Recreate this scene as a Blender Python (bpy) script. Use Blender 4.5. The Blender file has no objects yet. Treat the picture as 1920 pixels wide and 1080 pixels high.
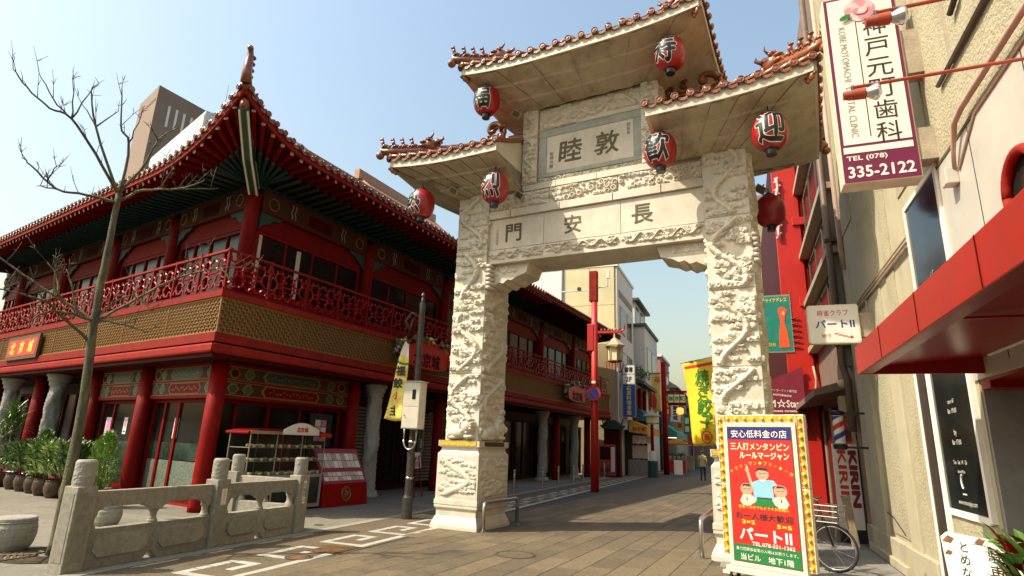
import bpy, math, random
import numpy as np
from mathutils import Vector, Matrix
R=math.radians; PI=math.pi
random.seed(7)
SC=bpy.context.scene; COL=SC.collection
# ---------------------------------------------------------------- camera, sky, sun, exposure
_y,_p,_r=R(21.454),R(14.985),R(2.063)
_f=Vector((-math.sin(_y)*math.cos(_p),math.cos(_y)*math.cos(_p),math.sin(_p)))
_rt=Vector((math.cos(_y),math.sin(_y),0)); _up=_rt.cross(_f)
_r2=_rt*math.cos(_r)+_up*math.sin(_r); _u2=-_rt*math.sin(_r)+_up*math.cos(_r)
cd=bpy.data.cameras.new('camera'); cd.sensor_width=36; cd.lens=36*1094.2/1920; cd.clip_end=3000; cd.clip_start=.05
cam=bpy.data.objects.new('camera',cd); COL.objects.link(cam)
cam.matrix_world=Matrix(((_r2.x,_u2.x,-_f.x,0),(_r2.y,_u2.y,-_f.y,0),(_r2.z,_u2.z,-_f.z,1.7),(0,0,0,1)))
SC.camera=cam
SUN=Vector((-1.2246,-.869,1.78)).normalized()      # towards the sun
wd=bpy.data.worlds.new('World'); SC.world=wd; wd.use_nodes=True
nt=wd.node_tree; bg=nt.nodes['Background']; sky=nt.nodes.new('ShaderNodeTexSky'); sky.sky_type='NISHITA'
sky.sun_disc=False; sky.sun_elevation=math.asin(SUN.z); sky.sun_rotation=math.atan2(SUN.x,SUN.y)
sky.air_density=2.1; sky.dust_density=4.2; sky.ozone_density=1.7
nt.links.new(sky.outputs[0],bg.inputs[0]); bg.inputs[1].default_value=.15
ld=bpy.data.lights.new('sun','SUN'); ld.energy=4.7; ld.angle=R(.53); ld.color=(1,.90,.71)
sun=bpy.data.objects.new('sun',ld); COL.objects.link(sun); sun.rotation_euler=SUN.to_track_quat('Z','Y').to_euler(); sun.location=(-20,-15,40)
vs=SC.view_settings; vs.view_transform='Standard'; vs.look='None'; vs.gamma=1; vs.exposure=.56; vs.use_curve_mapping=False
SC.render.engine='CYCLES'; SC.cycles.use_denoising=True; SC.cycles.max_bounces=6; SC.cycles.caustics_reflective=False; SC.cycles.caustics_refractive=False

# ---------------------------------------------------------------- helpers
class MB:
    def __init__(s): s.v=[]; s.f=[]; s.M=None
    def add(s,vs,fs):
        n=len(s.v)
        s.v+=[tuple(s.M@Vector(v)) for v in vs] if s.M is not None else [tuple(v) for v in vs]
        s.f+=[tuple(i+n for i in f) for f in fs]; return s
    def box(s,x0,x1,y0,y1,z0,z1):
        return s.add([(x0,y0,z0),(x1,y0,z0),(x1,y1,z0),(x0,y1,z0),(x0,y0,z1),(x1,y0,z1),(x1,y1,z1),(x0,y1,z1)],
          [(0,3,2,1),(4,5,6,7),(0,1,5,4),(1,2,6,5),(2,3,7,6),(3,0,4,7)])
    def frus(s,a,z0,b,z1):      # a,b = (x0,x1,y0,y1)
        return s.add([(a[0],a[2],z0),(a[1],a[2],z0),(a[1],a[3],z0),(a[0],a[3],z0),(b[0],b[2],z1),(b[1],b[2],z1),(b[1],b[3],z1),(b[0],b[3],z1)],
          [(0,3,2,1),(4,5,6,7),(0,1,5,4),(1,2,6,5),(2,3,7,6),(3,0,4,7)])
    def hexa(s,p): return s.add(p,[(0,3,2,1),(4,5,6,7),(0,1,5,4),(1,2,6,5),(2,3,7,6),(3,0,4,7)])
    def prism(s,pts,a0,a1,ax='y'):
        n=len(pts)
        mk={'y':lambda p,a:(p[0],a,p[1]),'x':lambda p,a:(a,p[0],p[1]),'z':lambda p,a:(p[0],p[1],a)}[ax]
        return s.add([mk(p,a0) for p in pts]+[mk(p,a1) for p in pts],
          [tuple(range(n-1,-1,-1)),tuple(range(n,2*n))]+[(i,(i+1)%n,n+(i+1)%n,n+i) for i in range(n)])
    def tube(s,pts,r,n=6,cap=True):
        pts=[Vector(p) for p in pts]; k=len(pts); rr=r if isinstance(r,(list,tuple)) else [r]*k
        vs=[];fs=[]; up=None
        for i,p in enumerate(pts):
            d=(pts[min(i+1,k-1)]-pts[max(i-1,0)]);
            if d.length<1e-9: d=Vector((0,0,1))
            d.normalize()
            if up is None:
                up=Vector((0,0,1)) if abs(d.z)<.9 else Vector((1,0,0))
            a=d.cross(up)
            if a.length<1e-4: a=d.orthogonal()
            a.normalize(); b=a.cross(d).normalized(); up=b
            for j in range(n):
                t=2*PI*j/n; vs.append(p+(a*math.cos(t)+b*math.sin(t))*rr[i])
        for i in range(k-1):
            for j in range(n):
                fs.append((i*n+j,i*n+(j+1)%n,(i+1)*n+(j+1)%n,(i+1)*n+j))
        if cap: fs.append(tuple(range(n-1,-1,-1))); fs.append(tuple(range((k-1)*n,k*n)))
        return s.add(vs,fs)
    def lathe(s,prof,n=16,c=(0,0,0),cap=True):
        vs=[];fs=[];k=len(prof)
        for r,z in prof:
            for j in range(n):
                t=2*PI*j/n; vs.append((c[0]+r*math.cos(t),c[1]+r*math.sin(t),c[2]+z))
        for i in range(k-1):
            for j in range(n): fs.append((i*n+j,i*n+(j+1)%n,(i+1)*n+(j+1)%n,(i+1)*n+j))
        if cap: fs.append(tuple(range(n-1,-1,-1))); fs.append(tuple(range((k-1)*n,k*n)))
        return s.add(vs,fs)
    def ball(s,c,r,n=8,m=6):
        rx,ry,rz=(r,r,r) if not isinstance(r,(tuple,list)) else r
        vs=[(c[0],c[1],c[2]-rz)];fs=[]
        for i in range(1,m):
            a=-PI/2+PI*i/m
            for j in range(n):
                t=2*PI*j/n; vs.append((c[0]+rx*math.cos(a)*math.cos(t),c[1]+ry*math.cos(a)*math.sin(t),c[2]+rz*math.sin(a)))
        vs.append((c[0],c[1],c[2]+rz)); L=len(vs)-1
        for j in range(n):
            fs.append((0,1+(j+1)%n,1+j)); fs.append((L,1+(m-2)*n+j,1+(m-2)*n+(j+1)%n))
            for i in range(m-2): fs.append((1+i*n+j,1+i*n+(j+1)%n,1+(i+1)*n+(j+1)%n,1+(i+1)*n+j))
        return s.add(vs,fs)
    def grid(s,fn,nu,nv):
        vs=[fn(i/nu,j/nv) for j in range(nv+1) for i in range(nu+1)]
        return s.add(vs,[(j*(nu+1)+i,j*(nu+1)+i+1,(j+1)*(nu+1)+i+1,(j+1)*(nu+1)+i) for j in range(nv) for i in range(nu)])
    def quad(s,a,b,c,d): return s.add([a,b,c,d],[(0,1,2,3)])
    def mesh(s,name):
        m=bpy.data.meshes.new(name); m.from_pydata(s.v,[],s.f); m.update(); return m
    def obj(s,name,mat,parent=None,loc=(0,0,0),rot=(0,0,0),smooth=False,bevel=0,kind=None):
        return mk(name,s.mesh(name),mat,parent,loc,rot,smooth,bevel,kind)
def mk(name,mesh,mat,parent=None,loc=(0,0,0),rot=(0,0,0),smooth=False,bevel=0,kind=None):
    if mat is not None and not len(mesh.materials): mesh.materials.append(MAT[mat] if isinstance(mat,str) else mat)
    if smooth: mesh.polygons.foreach_set('use_smooth',[True]*len(mesh.polygons))
    o=bpy.data.objects.new(name,mesh); COL.objects.link(o); o.location=loc; o.rotation_euler=rot
    if parent: o.parent=parent
    if bevel:
        b=o.modifiers.new('bevel','BEVEL'); b.width=bevel; b.segments=2; b.limit_method='ANGLE'; b.angle_limit=R(40)
    if kind: o['kind']=kind
    return o
def thing(name,label,cat,loc=(0,0,0),rz=0,group=None):
    o=bpy.data.objects.new(name,None); o.empty_display_size=.2; COL.objects.link(o); o.location=loc; o.rotation_euler=(0,0,rz)
    return tag(o,label,cat,group)
def tag(o,label,cat,group=None):
    o['label']=label; o['category']=cat
    if group: o['group']=group
    return o
def inst(o,parent,loc=(0,0,0),rot=(0,0,0),scale=None):
    c=o.copy(); COL.objects.link(c); c.parent=parent; c.location=loc; c.rotation_euler=rot
    if scale: c.scale=scale
    return c
def copy_tree(o,parent=None):
    c=o.copy(); COL.objects.link(c)
    if parent: c.parent=parent
    for ch in list(o.children): copy_tree(ch,c)
    return c
def struct(o): o['kind']='structure'; return o
def grid_mesh(name,P):
    ny,nx=P.shape[:2]; m=bpy.data.meshes.new(name); nv=nx*ny; nf=(nx-1)*(ny-1)
    m.vertices.add(nv); m.vertices.foreach_set('co',P.reshape(-1).astype(np.float32))
    i=np.arange(ny-1)[:,None]*nx+np.arange(nx-1)[None,:]; q=np.stack([i,i+1,i+nx+1,i+nx],-1).reshape(-1)
    m.loops.add(nf*4); m.loops.foreach_set('vertex_index',q.astype(np.int32))
    m.polygons.add(nf); m.polygons.foreach_set('loop_start',np.arange(0,nf*4,4,dtype=np.int32))
    m.update(calc_edges=True); m.validate(); return m
_txt={}
def text_raw(s,bold=0,ls=1.0,sp=1.0,res=2):
    c=bpy.data.curves.new('t','FONT'); c.body=s; c.size=1; c.resolution_u=res; c.align_x='CENTER'; c.align_y='CENTER'
    c.space_line=ls; c.space_character=sp
    o=bpy.data.objects.new('t',c); COL.objects.link(o)
    m=bpy.data.meshes.new_from_object(o.evaluated_get(bpy.context.evaluated_depsgraph_get()))
    bpy.data.objects.remove(o); bpy.data.curves.remove(c)
    for mm in list(m.materials): pass
    m.materials.clear()
    if bold>.001:       # heavier strokes: the glyph struck several times, each a hair above the last
        n=len(m.vertices); co=np.empty(n*3,dtype=np.float32); m.vertices.foreach_get('co',co); co=co.reshape(-1,3)
        F=[tuple(p.vertices) for p in m.polygons]; V=[];FF=[]; N=8 if bold>.02 else 4
        for k in range(N):
            a=2*PI*k/N; q=co.copy(); q[:,0]+=bold*math.cos(a)*1.5; q[:,1]+=bold*math.sin(a)*1.5; q[:,2]+=.0012*k
            V+=q.tolist(); FF+=[tuple(i+n*k for i in f) for f in F]
        m2=bpy.data.meshes.new('t'); m2.from_pydata(V,[],FF); bpy.data.meshes.remove(m); m=m2
    return m
def text(s,mat,parent,loc,w=None,h=None,rot=(PI/2,0,0),bold=0,vertical=False,depth=.006,name='lettering',shear=0,ls=1.05):
    """lettering as thin solid glyphs, fitted to a w x h field centred at loc (local XY of the text plane)"""
    if vertical: s='\n'.join(s)
    m=text_raw(s,bold,ls); n=len(m.vertices); co=np.empty(n*3,dtype=np.float32); m.vertices.foreach_get('co',co); co=co.reshape(-1,3)
    lo,hi=co.min(0),co.max(0); c=(lo+hi)/2; d=np.maximum(hi-lo,1e-6); co=co-c
    sx=w/d[0] if w else None; sy=h/d[1] if h else None
    sx=sx or sy; sy=sy or sx
    co[:,0]*=sx; co[:,1]*=sy; co[:,0]+=co[:,1]*shear; co[:,2]=depth+(co[:,2]-co[:,2].min())*.25
    m.vertices.foreach_set('co',co.reshape(-1)); m.name=name
    o=mk(name,m,mat,parent,loc,rot)
    if depth>.003:
        # give the glyphs sides
        import bmesh
        bm=bmesh.new(); bm.from_mesh(m); be=[e for e in bm.edges if e.is_boundary]
        r=bmesh.ops.extrude_edge_only(bm,edges=be)
        for v in r['geom']:
            if isinstance(v,bmesh.types.BMVert): v.co.z=0
        bm.to_mesh(m); bm.free()
    return o
# ---------------------------------------------------------------- materials
MAT={}
def lk(nt,a,b): nt.links.new(a,b)
def mat(name,c,rough=.6,var=.18,scale=6,bump=.15,bscale=60,metal=0,c2=None,stain=None,stain_amt=.5,stain_scale=1.2,emit=None,es=0,spec=.5,coat=0,alpha=None,stretch=(1,1,1),vary=True):
    m=bpy.data.materials.new(name); m.use_nodes=True; nt=m.node_tree; n=nt.nodes; P=n['Principled BSDF']
    P.inputs['Roughness'].default_value=rough; P.inputs['Metallic'].default_value=metal; P.inputs['Specular IOR Level'].default_value=spec
    P.inputs['Coat Weight'].default_value=coat; P.inputs['Coat Roughness'].default_value=.12
    tc=n.new('ShaderNodeTexCoord'); mp=n.new('ShaderNodeMapping'); mp.inputs['Scale'].default_value=stretch
    oi=n.new('ShaderNodeObjectInfo'); ad=n.new('ShaderNodeVectorMath'); ad.operation='ADD'
    ml=n.new('ShaderNodeVectorMath'); ml.operation='SCALE'; ml.inputs[3].default_value=37.0
    cb=n.new('ShaderNodeCombineXYZ')
    for k in range(3): lk(nt,oi.outputs['Random'],cb.inputs[k])
    lk(nt,cb.outputs[0],ml.inputs[0]); lk(nt,tc.outputs['Object'],ad.inputs[0]); lk(nt,ml.outputs[0],ad.inputs[1]); lk(nt,ad.outputs[0],mp.inputs[0])
    nz=n.new('ShaderNodeTexNoise'); nz.inputs['Scale'].default_value=scale; nz.inputs['Detail'].default_value=6; nz.inputs['Roughness'].default_value=.65
    lk(nt,mp.outputs[0],nz.inputs['Vector'])
    rp=n.new('ShaderNodeValToRGB'); d=c2 or tuple(max(0,x*(1-var*1.6)) for x in c); b=tuple(min(1,x*(1+var)) for x in c)
    rp.color_ramp.elements[0].position=.28; rp.color_ramp.elements[1].position=.72
    rp.color_ramp.elements[0].color=(*d,1); rp.color_ramp.elements[1].color=(*b,1); lk(nt,nz.outputs[0],rp.inputs[0])
    out=rp.outputs[0]
    if vary:
        hv=n.new('ShaderNodeHueSaturation'); mr=n.new('ShaderNodeMapRange'); mr.inputs[3].default_value=1-var*.7; mr.inputs[4].default_value=1+var*.7
        lk(nt,oi.outputs['Random'],mr.inputs[0]); lk(nt,mr.outputs[0],hv.inputs['Value']); lk(nt,out,hv.inputs['Color']); out=hv.outputs[0]
    if stain:
        n2=n.new('ShaderNodeTexNoise'); n2.inputs['Scale'].default_value=stain_scale; n2.inputs['Detail'].default_value=8; n2.inputs['Roughness'].default_value=.7
        m2=n.new('ShaderNodeMapping'); m2.inputs['Scale'].default_value=(1,1,.35); lk(nt,ad.outputs[0],m2.inputs[0]); lk(nt,m2.outputs[0],n2.inputs['Vector'])
        r2=n.new('ShaderNodeValToRGB'); r2.color_ramp.elements[0].position=.5; r2.color_ramp.elements[1].position=.72
        r2.color_ramp.elements[1].color=(stain_amt,)*3+(1,); lk(nt,n2.outputs[0],r2.inputs[0])
        mx=n.new('ShaderNodeMix'); mx.data_type='RGBA'; lk(nt,r2.outputs[0],mx.inputs[0]); lk(nt,out,mx.inputs[6]); mx.inputs[7].default_value=(*stain,1); out=mx.outputs[2]
    lk(nt,out,P.inputs['Base Color'])
    rr=n.new('ShaderNodeMapRange'); rr.inputs[3].default_value=max(.02,rough*.8); rr.inputs[4].default_value=min(1,rough*1.2); lk(nt,nz.outputs[0],rr.inputs[0]); lk(nt,rr.outputs[0],P.inputs['Roughness'])
    if bump:
        nb=n.new('ShaderNodeTexNoise'); nb.inputs['Scale'].default_value=bscale; nb.inputs['Detail'].default_value=4; lk(nt,tc.outputs['Object'],nb.inputs['Vector'])
        bp=n.new('ShaderNodeBump'); bp.inputs['Strength'].default_value=bump; bp.inputs['Distance'].default_value=.02; lk(nt,nb.outputs[0],bp.inputs['Height']); lk(nt,bp.outputs[0],P.inputs['Normal'])
    if emit: P.inputs['Emission Color'].default_value=(*emit,1); P.inputs['Emission Strength'].default_value=es
    MAT[name]=m; return m
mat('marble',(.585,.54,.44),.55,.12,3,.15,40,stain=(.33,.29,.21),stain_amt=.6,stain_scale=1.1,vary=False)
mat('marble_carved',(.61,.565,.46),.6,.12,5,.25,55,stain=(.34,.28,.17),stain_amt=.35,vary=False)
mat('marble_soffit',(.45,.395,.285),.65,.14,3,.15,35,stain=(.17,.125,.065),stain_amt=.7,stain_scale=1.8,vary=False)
mat('marble_green',(.27,.28,.21),.35,.2,4,.05,40,vary=False)
mat('engraved',(.10,.08,.035),.7,.3,20)
mat('gold_plaque',(.75,.50,.06),.35,.3,30,.3,90,metal=.7)
mat('motif_pale',(.30,.28,.22),.6,.1)
mat('glaze',(.215,.068,.021),.30,.35,9,.25,30,c2=(.11,.03,.01),coat=.3)
mat('glaze_tan',(.38,.17,.065),.35,.3,7,.25,30,c2=(.20,.08,.03),coat=.2)
mat('wire',(.20,.19,.17),.4,.15,8,0,metal=.6)
mat('lantern_red',(.32,.006,.008),.38,.12,4,.08,30,coat=.25)
mat('black_gloss',(.012,.012,.013),.3,.2,8,0)
mat('black',(.02,.02,.021),.6,.2,8,.1)
mat('white_paint',(.78,.76,.70),.55,.06,6,.05)
mat('ink',(.012,.012,.012),.5,.1,8,0)
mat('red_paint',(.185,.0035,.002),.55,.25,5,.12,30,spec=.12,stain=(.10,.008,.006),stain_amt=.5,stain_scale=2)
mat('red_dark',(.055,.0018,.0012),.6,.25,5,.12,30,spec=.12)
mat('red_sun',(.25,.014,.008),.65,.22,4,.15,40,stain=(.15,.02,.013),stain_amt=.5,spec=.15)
mat('red_metal',(.34,.010,.005),.38,.12,3,.04,20,spec=.25,stain=(.20,.02,.012),stain_amt=.3,stain_scale=2)
mat('red_gloss',(.28,.005,.003),.3,.12,4,.03,20,spec=.28)
mat('maroon',(.20,.012,.03),.5,.1,4,.05)
mat('gold_fret',(.28,.145,.04),.55,.25,20,.1,60,metal=.35)
mat('fret_back',(.10,.055,.02),.8,.3,12)
mat('green_rafter',(.007,.045,.036),.6,.3,8)
mat('green_dark',(.01,.05,.035),.5,.3,8)
mat('green_bright',(.006,.085,.048),.45,.15,8)
mat('wood_end',(.42,.22,.10),.6,.2,8)
mat('window_glass',(.011,.013,.012),.12,.4,1.5,0,spec=.16)
mat('glass_blue',(.012,.015,.022),.1,.4,1.2,0,spec=.3)
mat('glass_green',(.032,.045,.034),.12,.5,2,0,spec=.2)
mat('frame_cream',(.60,.55,.42),.5,.1)
mat('stone_col',(.30,.29,.26),.6,.16,5,.3,45,stain=(.22,.22,.2),stain_amt=.4)
mat('granite',(.27,.25,.20),.75,.22,14,.3,120,stain=(.17,.155,.115),stain_amt=.55,stain_scale=1.6)
mat('granite_light',(.29,.275,.23),.75,.16,14,.3,120,stain=(.26,.24,.19),stain_amt=.4)
mat('paver',(.130,.098,.056),.8,.3,18,.35,160,stain=(.06,.047,.03),stain_amt=.8,stain_scale=.9)
mat('paver_grey',(.175,.16,.122),.8,.18,10,.35,160,stain=(.12,.11,.085),stain_amt=.55,stain_scale=.7)
mat('asphalt',(.06,.056,.048),.85,.25,22,.4,200,stain=(.07,.066,.058),stain_amt=.6,stain_scale=.6)
mat('joint',(.06,.052,.04),.9,.3,20,.2)
mat('tile_white',(.40,.385,.34),.7,.14,16,.2,120,stain=(.28,.26,.21),stain_amt=.5,stain_scale=2)
mat('steel',(.45,.43,.40),.3,.15,8,.05,40,metal=.9)
mat('dark_metal',(.045,.04,.033),.5,.3,8,.15,40,metal=.3)
mat('iron',(.10,.075,.045),.6,.35,14,.3,60,metal=.5)
mat('box_beige',(.56,.52,.42),.5,.08,5,.05)
mat('bark',(.13,.12,.06),.85,.5,14,.9,40,stretch=(1,1,.25))
mat('twig',(.075,.055,.032),.85,.3,16,.2,60)
mat('leaf',(.12,.23,.05),.33,.45,3,.05)
mat('leaf_light',(.30,.38,.13),.33,.4,3,.05)
mat('leaf_fern',(.15,.28,.03),.6,.4,5,.05)
mat('leaf_dark',(.07,.145,.04),.45,.4,3,.05)
mat('pot_glaze',(.075,.038,.018),.3,.4,10,.2,30)
mat('soil',(.05,.035,.02),.9)
mat('stucco',(.40,.355,.24),.85,.08,3,1.0,30,stain=(.25,.21,.13),stain_amt=.6,stain_scale=1.3,vary=False)
mat('plaster',(.425,.38,.265),.8,.07,3,.2,30,stain=(.26,.22,.145),stain_amt=.6,stain_scale=1.3,vary=False)
mat('marble_wall',(.50,.48,.42),.35,.07,2,.02,20,stain=(.36,.36,.34),stain_amt=.5,stain_scale=1.0,vary=False)
mat('brown_wall',(.20,.135,.10),.7,.2,4,.3,40,stain=(.11,.08,.065),stain_amt=.5,vary=False)
mat('sill_stone',(.36,.30,.22),.75,.18,6,.3,50)
mat('pipe_pink',(.42,.30,.23),.6,.12)
mat('pipe_brown',(.10,.065,.045),.55,.2)
mat('tower_brown',(.24,.17,.125),.8,.08,.6,.1,10,vary=False)
mat('panel_white',(.70,.69,.64),.4,.05,1,.02,10)
mat('panel_gold',(.72,.58,.33),.16,.1,.6,.0,10,metal=.55)
mat('plaster_white',(.66,.65,.61),.7,.06,1.5,.1,30)
mat('roof_dark',(.055,.06,.055),.6,.25,4,.2,30)
mat('wall_pink',(.35,.13,.12),.7,.1)
mat('wall_tan',(.35,.27,.17),.7,.12)
mat('wall_grey',(.25,.24,.22),.7,.12)
mat('cloth_yellow',(.80,.54,.02),.75,.06,5,.05)
mat('cloth_pale',(.72,.58,.12),.75,.15,6,.05)
mat('ink_green',(.02,.20,.02),.6,.05)
mat('ink_red',(.55,.03,.015),.6,.05)
mat('ink_blue',(.02,.03,.22),.6,.05)
mat('purple',(.13,.004,.045),.45,.04,4,0)
mat('sign_white',(.70,.68,.62),.4,.03,3,0)
mat('sign_red',(.46,.014,.007),.45,.05,4,0)
mat('sign_green',(.01,.16,.035),.45,.05,4,0)
mat('sign_navy',(.012,.012,.13),.45,.05,4,0)
mat('sign_blue',(.01,.07,.35),.45,.05,4,0)
mat('sign_teal',(.01,.22,.17),.5,.12,5,0)
mat('cream_paint',(.66,.60,.44),.5,.08)
mat('amber',(.55,.33,.02),.35,.35,12,.1,30)
mat('bulb',(.85,.68,.14),.2,.1,8,0,coat=.5)
mat('ink_yellow',(.80,.60,.05),.5,.05)
mat('ink_cream',(.80,.74,.45),.5,.05)
mat('skin',(.50,.29,.19),.6,.08)
mat('pale_blue',(.22,.45,.56),.6,.05)
mat('chrome',(.75,.75,.75),.06,.05,4,0,metal=1)
mat('lens',(.60,.60,.58),.08,.1,4,0,metal=.6)
mat('terracotta',(.35,.07,.03),.45,.12,5,.05,coat=.2)
mat('rubber',(.02,.02,.02),.8,.2)
mat('pink',(.70,.45,.46),.6,.15)
mat('pink_deep',(.55,.22,.27),.6,.1)
mat('jacket',(.36,.29,.15),.8,.15)
mat('trousers',(.03,.03,.04),.8,.2)
mat('hair',(.02,.017,.015),.6,.2)
mat('lamp_glow',(.9,.6,.2),.4,.05,4,0,emit=(1,.40,.07),es=1.1)
mat('lamp_white',(.9,.85,.7),.4,.05,4,0,emit=(1,.9,.7),es=.9)
mat('orange_cone',(.75,.10,.02),.5,.08)
mat('vending',(.36,.02,.015),.4,.08)
mat('awning_yellow',(.62,.38,.04),.7,.1)
mat('awning_blue',(.02,.10,.16),.7,.15)
mat('lattice_dark',(.035,.022,.016),.6,.3)
mat('paint_mix',(.075,.018,.009),.6,.5,26,.1,60,c2=(.008,.026,.018),spec=.2)
mat('paint_gold',(.22,.12,.028),.5,.3,20,.1,60)
mat('photo_mix',(.58,.50,.40),.4,.5,40,0,c2=(.14,.10,.06))
mat('poster_mix',(.60,.25,.30),.4,.5,22,0,c2=(.06,.07,.30))
mat('mosaic',(.15,.17,.13),.5,.5,20,.1,c2=(.025,.045,.03))
mat('food_mix',(.55,.42,.10),.6,.5,30,.2,c2=(.18,.22,.05))
mat('rust',(.16,.075,.03),.9,.4,20,.4,60)
mat('glazing',(.55,.66,.60),.2,.15,.8,.0,10,spec=.5)
mat('tile_grey',(.20,.19,.17),.8,.2,12,.2,90)
# ================================================================ SETTING: ground, paving, border
gr=MB().add([(-400,-300,-.012),(400,-300,-.012),(400,900,-.012),(-400,900,-.012)],[(0,1,2,3)]).obj('ground','asphalt'); struct(gr)
def slab_field(name,mt,rz,org,nx,ny,wx,wy,stagger,keep,limit,gap=.008):
    root=MB().add([(-.05,-.05,-.02),(.05,-.05,-.02),(0,.05,-.02)],[(0,1,2)]).obj(name,mt); struct(root)
    root.location=(org[0],org[1],0); root.rotation_euler=(0,0,rz)
    ca,sa=math.cos(rz),math.sin(rz); cells=[]
    for i in range(nx):
        for j in range(ny):
            x=i*wx; y=j*wy+(stagger*wy*((i*7)%3)/3.0)
            X=org[0]+ca*(x+wx/2)-sa*(y+wy/2); Y=org[1]+sa*(x+wx/2)+ca*(y+wy/2)
            if keep(X,Y): cells.append((math.hypot(X,Y),x,y))
    cells.sort()
    b=MB(); g=gap/2; e=.006
    b.frus((g,wx-g,g,wy-g),-.011,(g,wx-g,g,wy-g),-.003); b.frus((g,wx-g,g,wy-g),-.003,(g+e,wx-g-e,g+e,wy-g-e),0)
    m=b.mesh('paving_slab'); m.materials.append(MAT[mt])
    for d,x,y in cells[:limit]:
        o=mk('paving_slab',m,None,root,(x,y,random.uniform(-.0015,.0))); 
    if len(cells)>limit:
        q=MB()
        for d,x,y in cells[limit:]: q.frus((x+g,x+wx-g,y+g,y+wy-g),-.011,(x+g+e,x+wx-g-e,y+g+e,y+wy-g-e),-.0005)
        q.obj('distant_slabs',mt,root,kind='stuff')
    return root
slab_field('street_paving','paver',-R(4.5),(-6.55,3.5),24,62,.385,.95,1.0,lambda X,Y: -5.82<X<2.15 and 3<Y<60 and not(X>-.45 and Y<14.5),300)
slab_field('pavement','paver_grey',0,(-23.7,3.2),16,52,1.0,.72,1.0,lambda X,Y: -23<X<-7.75 and (Y<15 or X>-12.5) and Y<40,290)
slab_field('side_paving','tile_grey',0,(-.45,4.0),5,20,.52,.52,0,lambda X,Y: Y<14.4,120)
# granite kerb strip between the pavement and the border
kb=MB(); 
kb.box(-7.70,-7.50,3,42,-.011,.004); struct(kb.obj('kerb','granite',bevel=.004))
st=MB().box(-7.49,-5.83,3,60,-.0115,-.004).obj('border_bed','paver'); struct(st)
# meander of white tiles
bd=MB().add([(-6.6,4.9,-.006),(-6.5,4.9,-.006),(-6.55,5.0,-.006)],[(0,1,2)]).obj('fret_border','tile_white'); struct(bd)
tm=MB(); tm.frus((0,.19,-.065,.065),-.004,(.003,.187,-.062,.062),0.0); tmesh=tm.mesh('border_tile'); tmesh.materials.append(MAT['tile_white'])
def fret_run(u0,v0,u1,v1):
    L=abs(u1-u0)+abs(v1-v0); n=max(1,round(L/.195)); 
    for k in range(n):
        t=k*L/n; a=math.atan2(v1-v0,u1-u0)
        u=u0+(u1-u0)*t/L; v=v0+(v1-v0)*t/L
        mk('border_tile',tmesh,None,bd,(-6.72+v,u,random.uniform(-.0015,0)),(0,0,PI/2-a if False else math.atan2(u1-u0,v1-v0)))
def fret_unit(y0):
    for a in ((0,-.065,0,.815),(.065,.75,1.355,.75),(.065,0,.935,0),(.87,.065,.87,.44),(.805,.375,.42,.375)): fret_run(y0+a[0],a[1],y0+a[2],a[3])
for k in range(14): fret_unit(4.6+k*1.42)
far=MB()
for k in range(14,32):
    y0=4.6+k*1.42
    for a in ((-.065,-.065,.065,.815),(.066,.685,1.354,.815),(.066,-.065,.935,.065),(.805,.066,.935,.44),(.42,.31,.804,.44)):
        far.box(-6.72+a[1],-6.72+a[3],y0+a[0],y0+a[2],-.004,0)
far.obj('distant_border','tile_white',bd,kind='stuff')
# drain grating, manholes
dg=thing('drain_grate','rusty rectangular iron drain grating set in the white fret border','drain',(-6.15,8.35,0),0)
b=MB(); b.box(-.27,.27,-.36,.36,.0,.004); b.obj('frame','iron',dg)
for k in range(9): MB().box(-.24,.24,-.33+k*.075,-.29+k*.075,.004,.012).obj('bar','rust',dg)
def manhole(label,x,y,r,mt):
    t=thing('manhole_cover',label,'manhole cover',(x,y,0))
    MB().lathe([(r,0),(r,.005),(r-.035,.006),(r-.035,.003)],32,cap=False).obj('rim','iron',t)
    MB().lathe([(r-.045,-.002),(r-.045,.004),(.01,.0045)],32).obj('cover',mt,t)
manhole('large round manhole cover paved flush with the street stone before the gate',-3.5,9.48,.33,'paver')
manhole('small rusty round manhole cover beside the drain grating',-6.15,7.54,.2,'rust')
manhole('small iron valve cover on the pale pavement past the balustrade',-8.05,10.35,.1,'iron')

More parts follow.
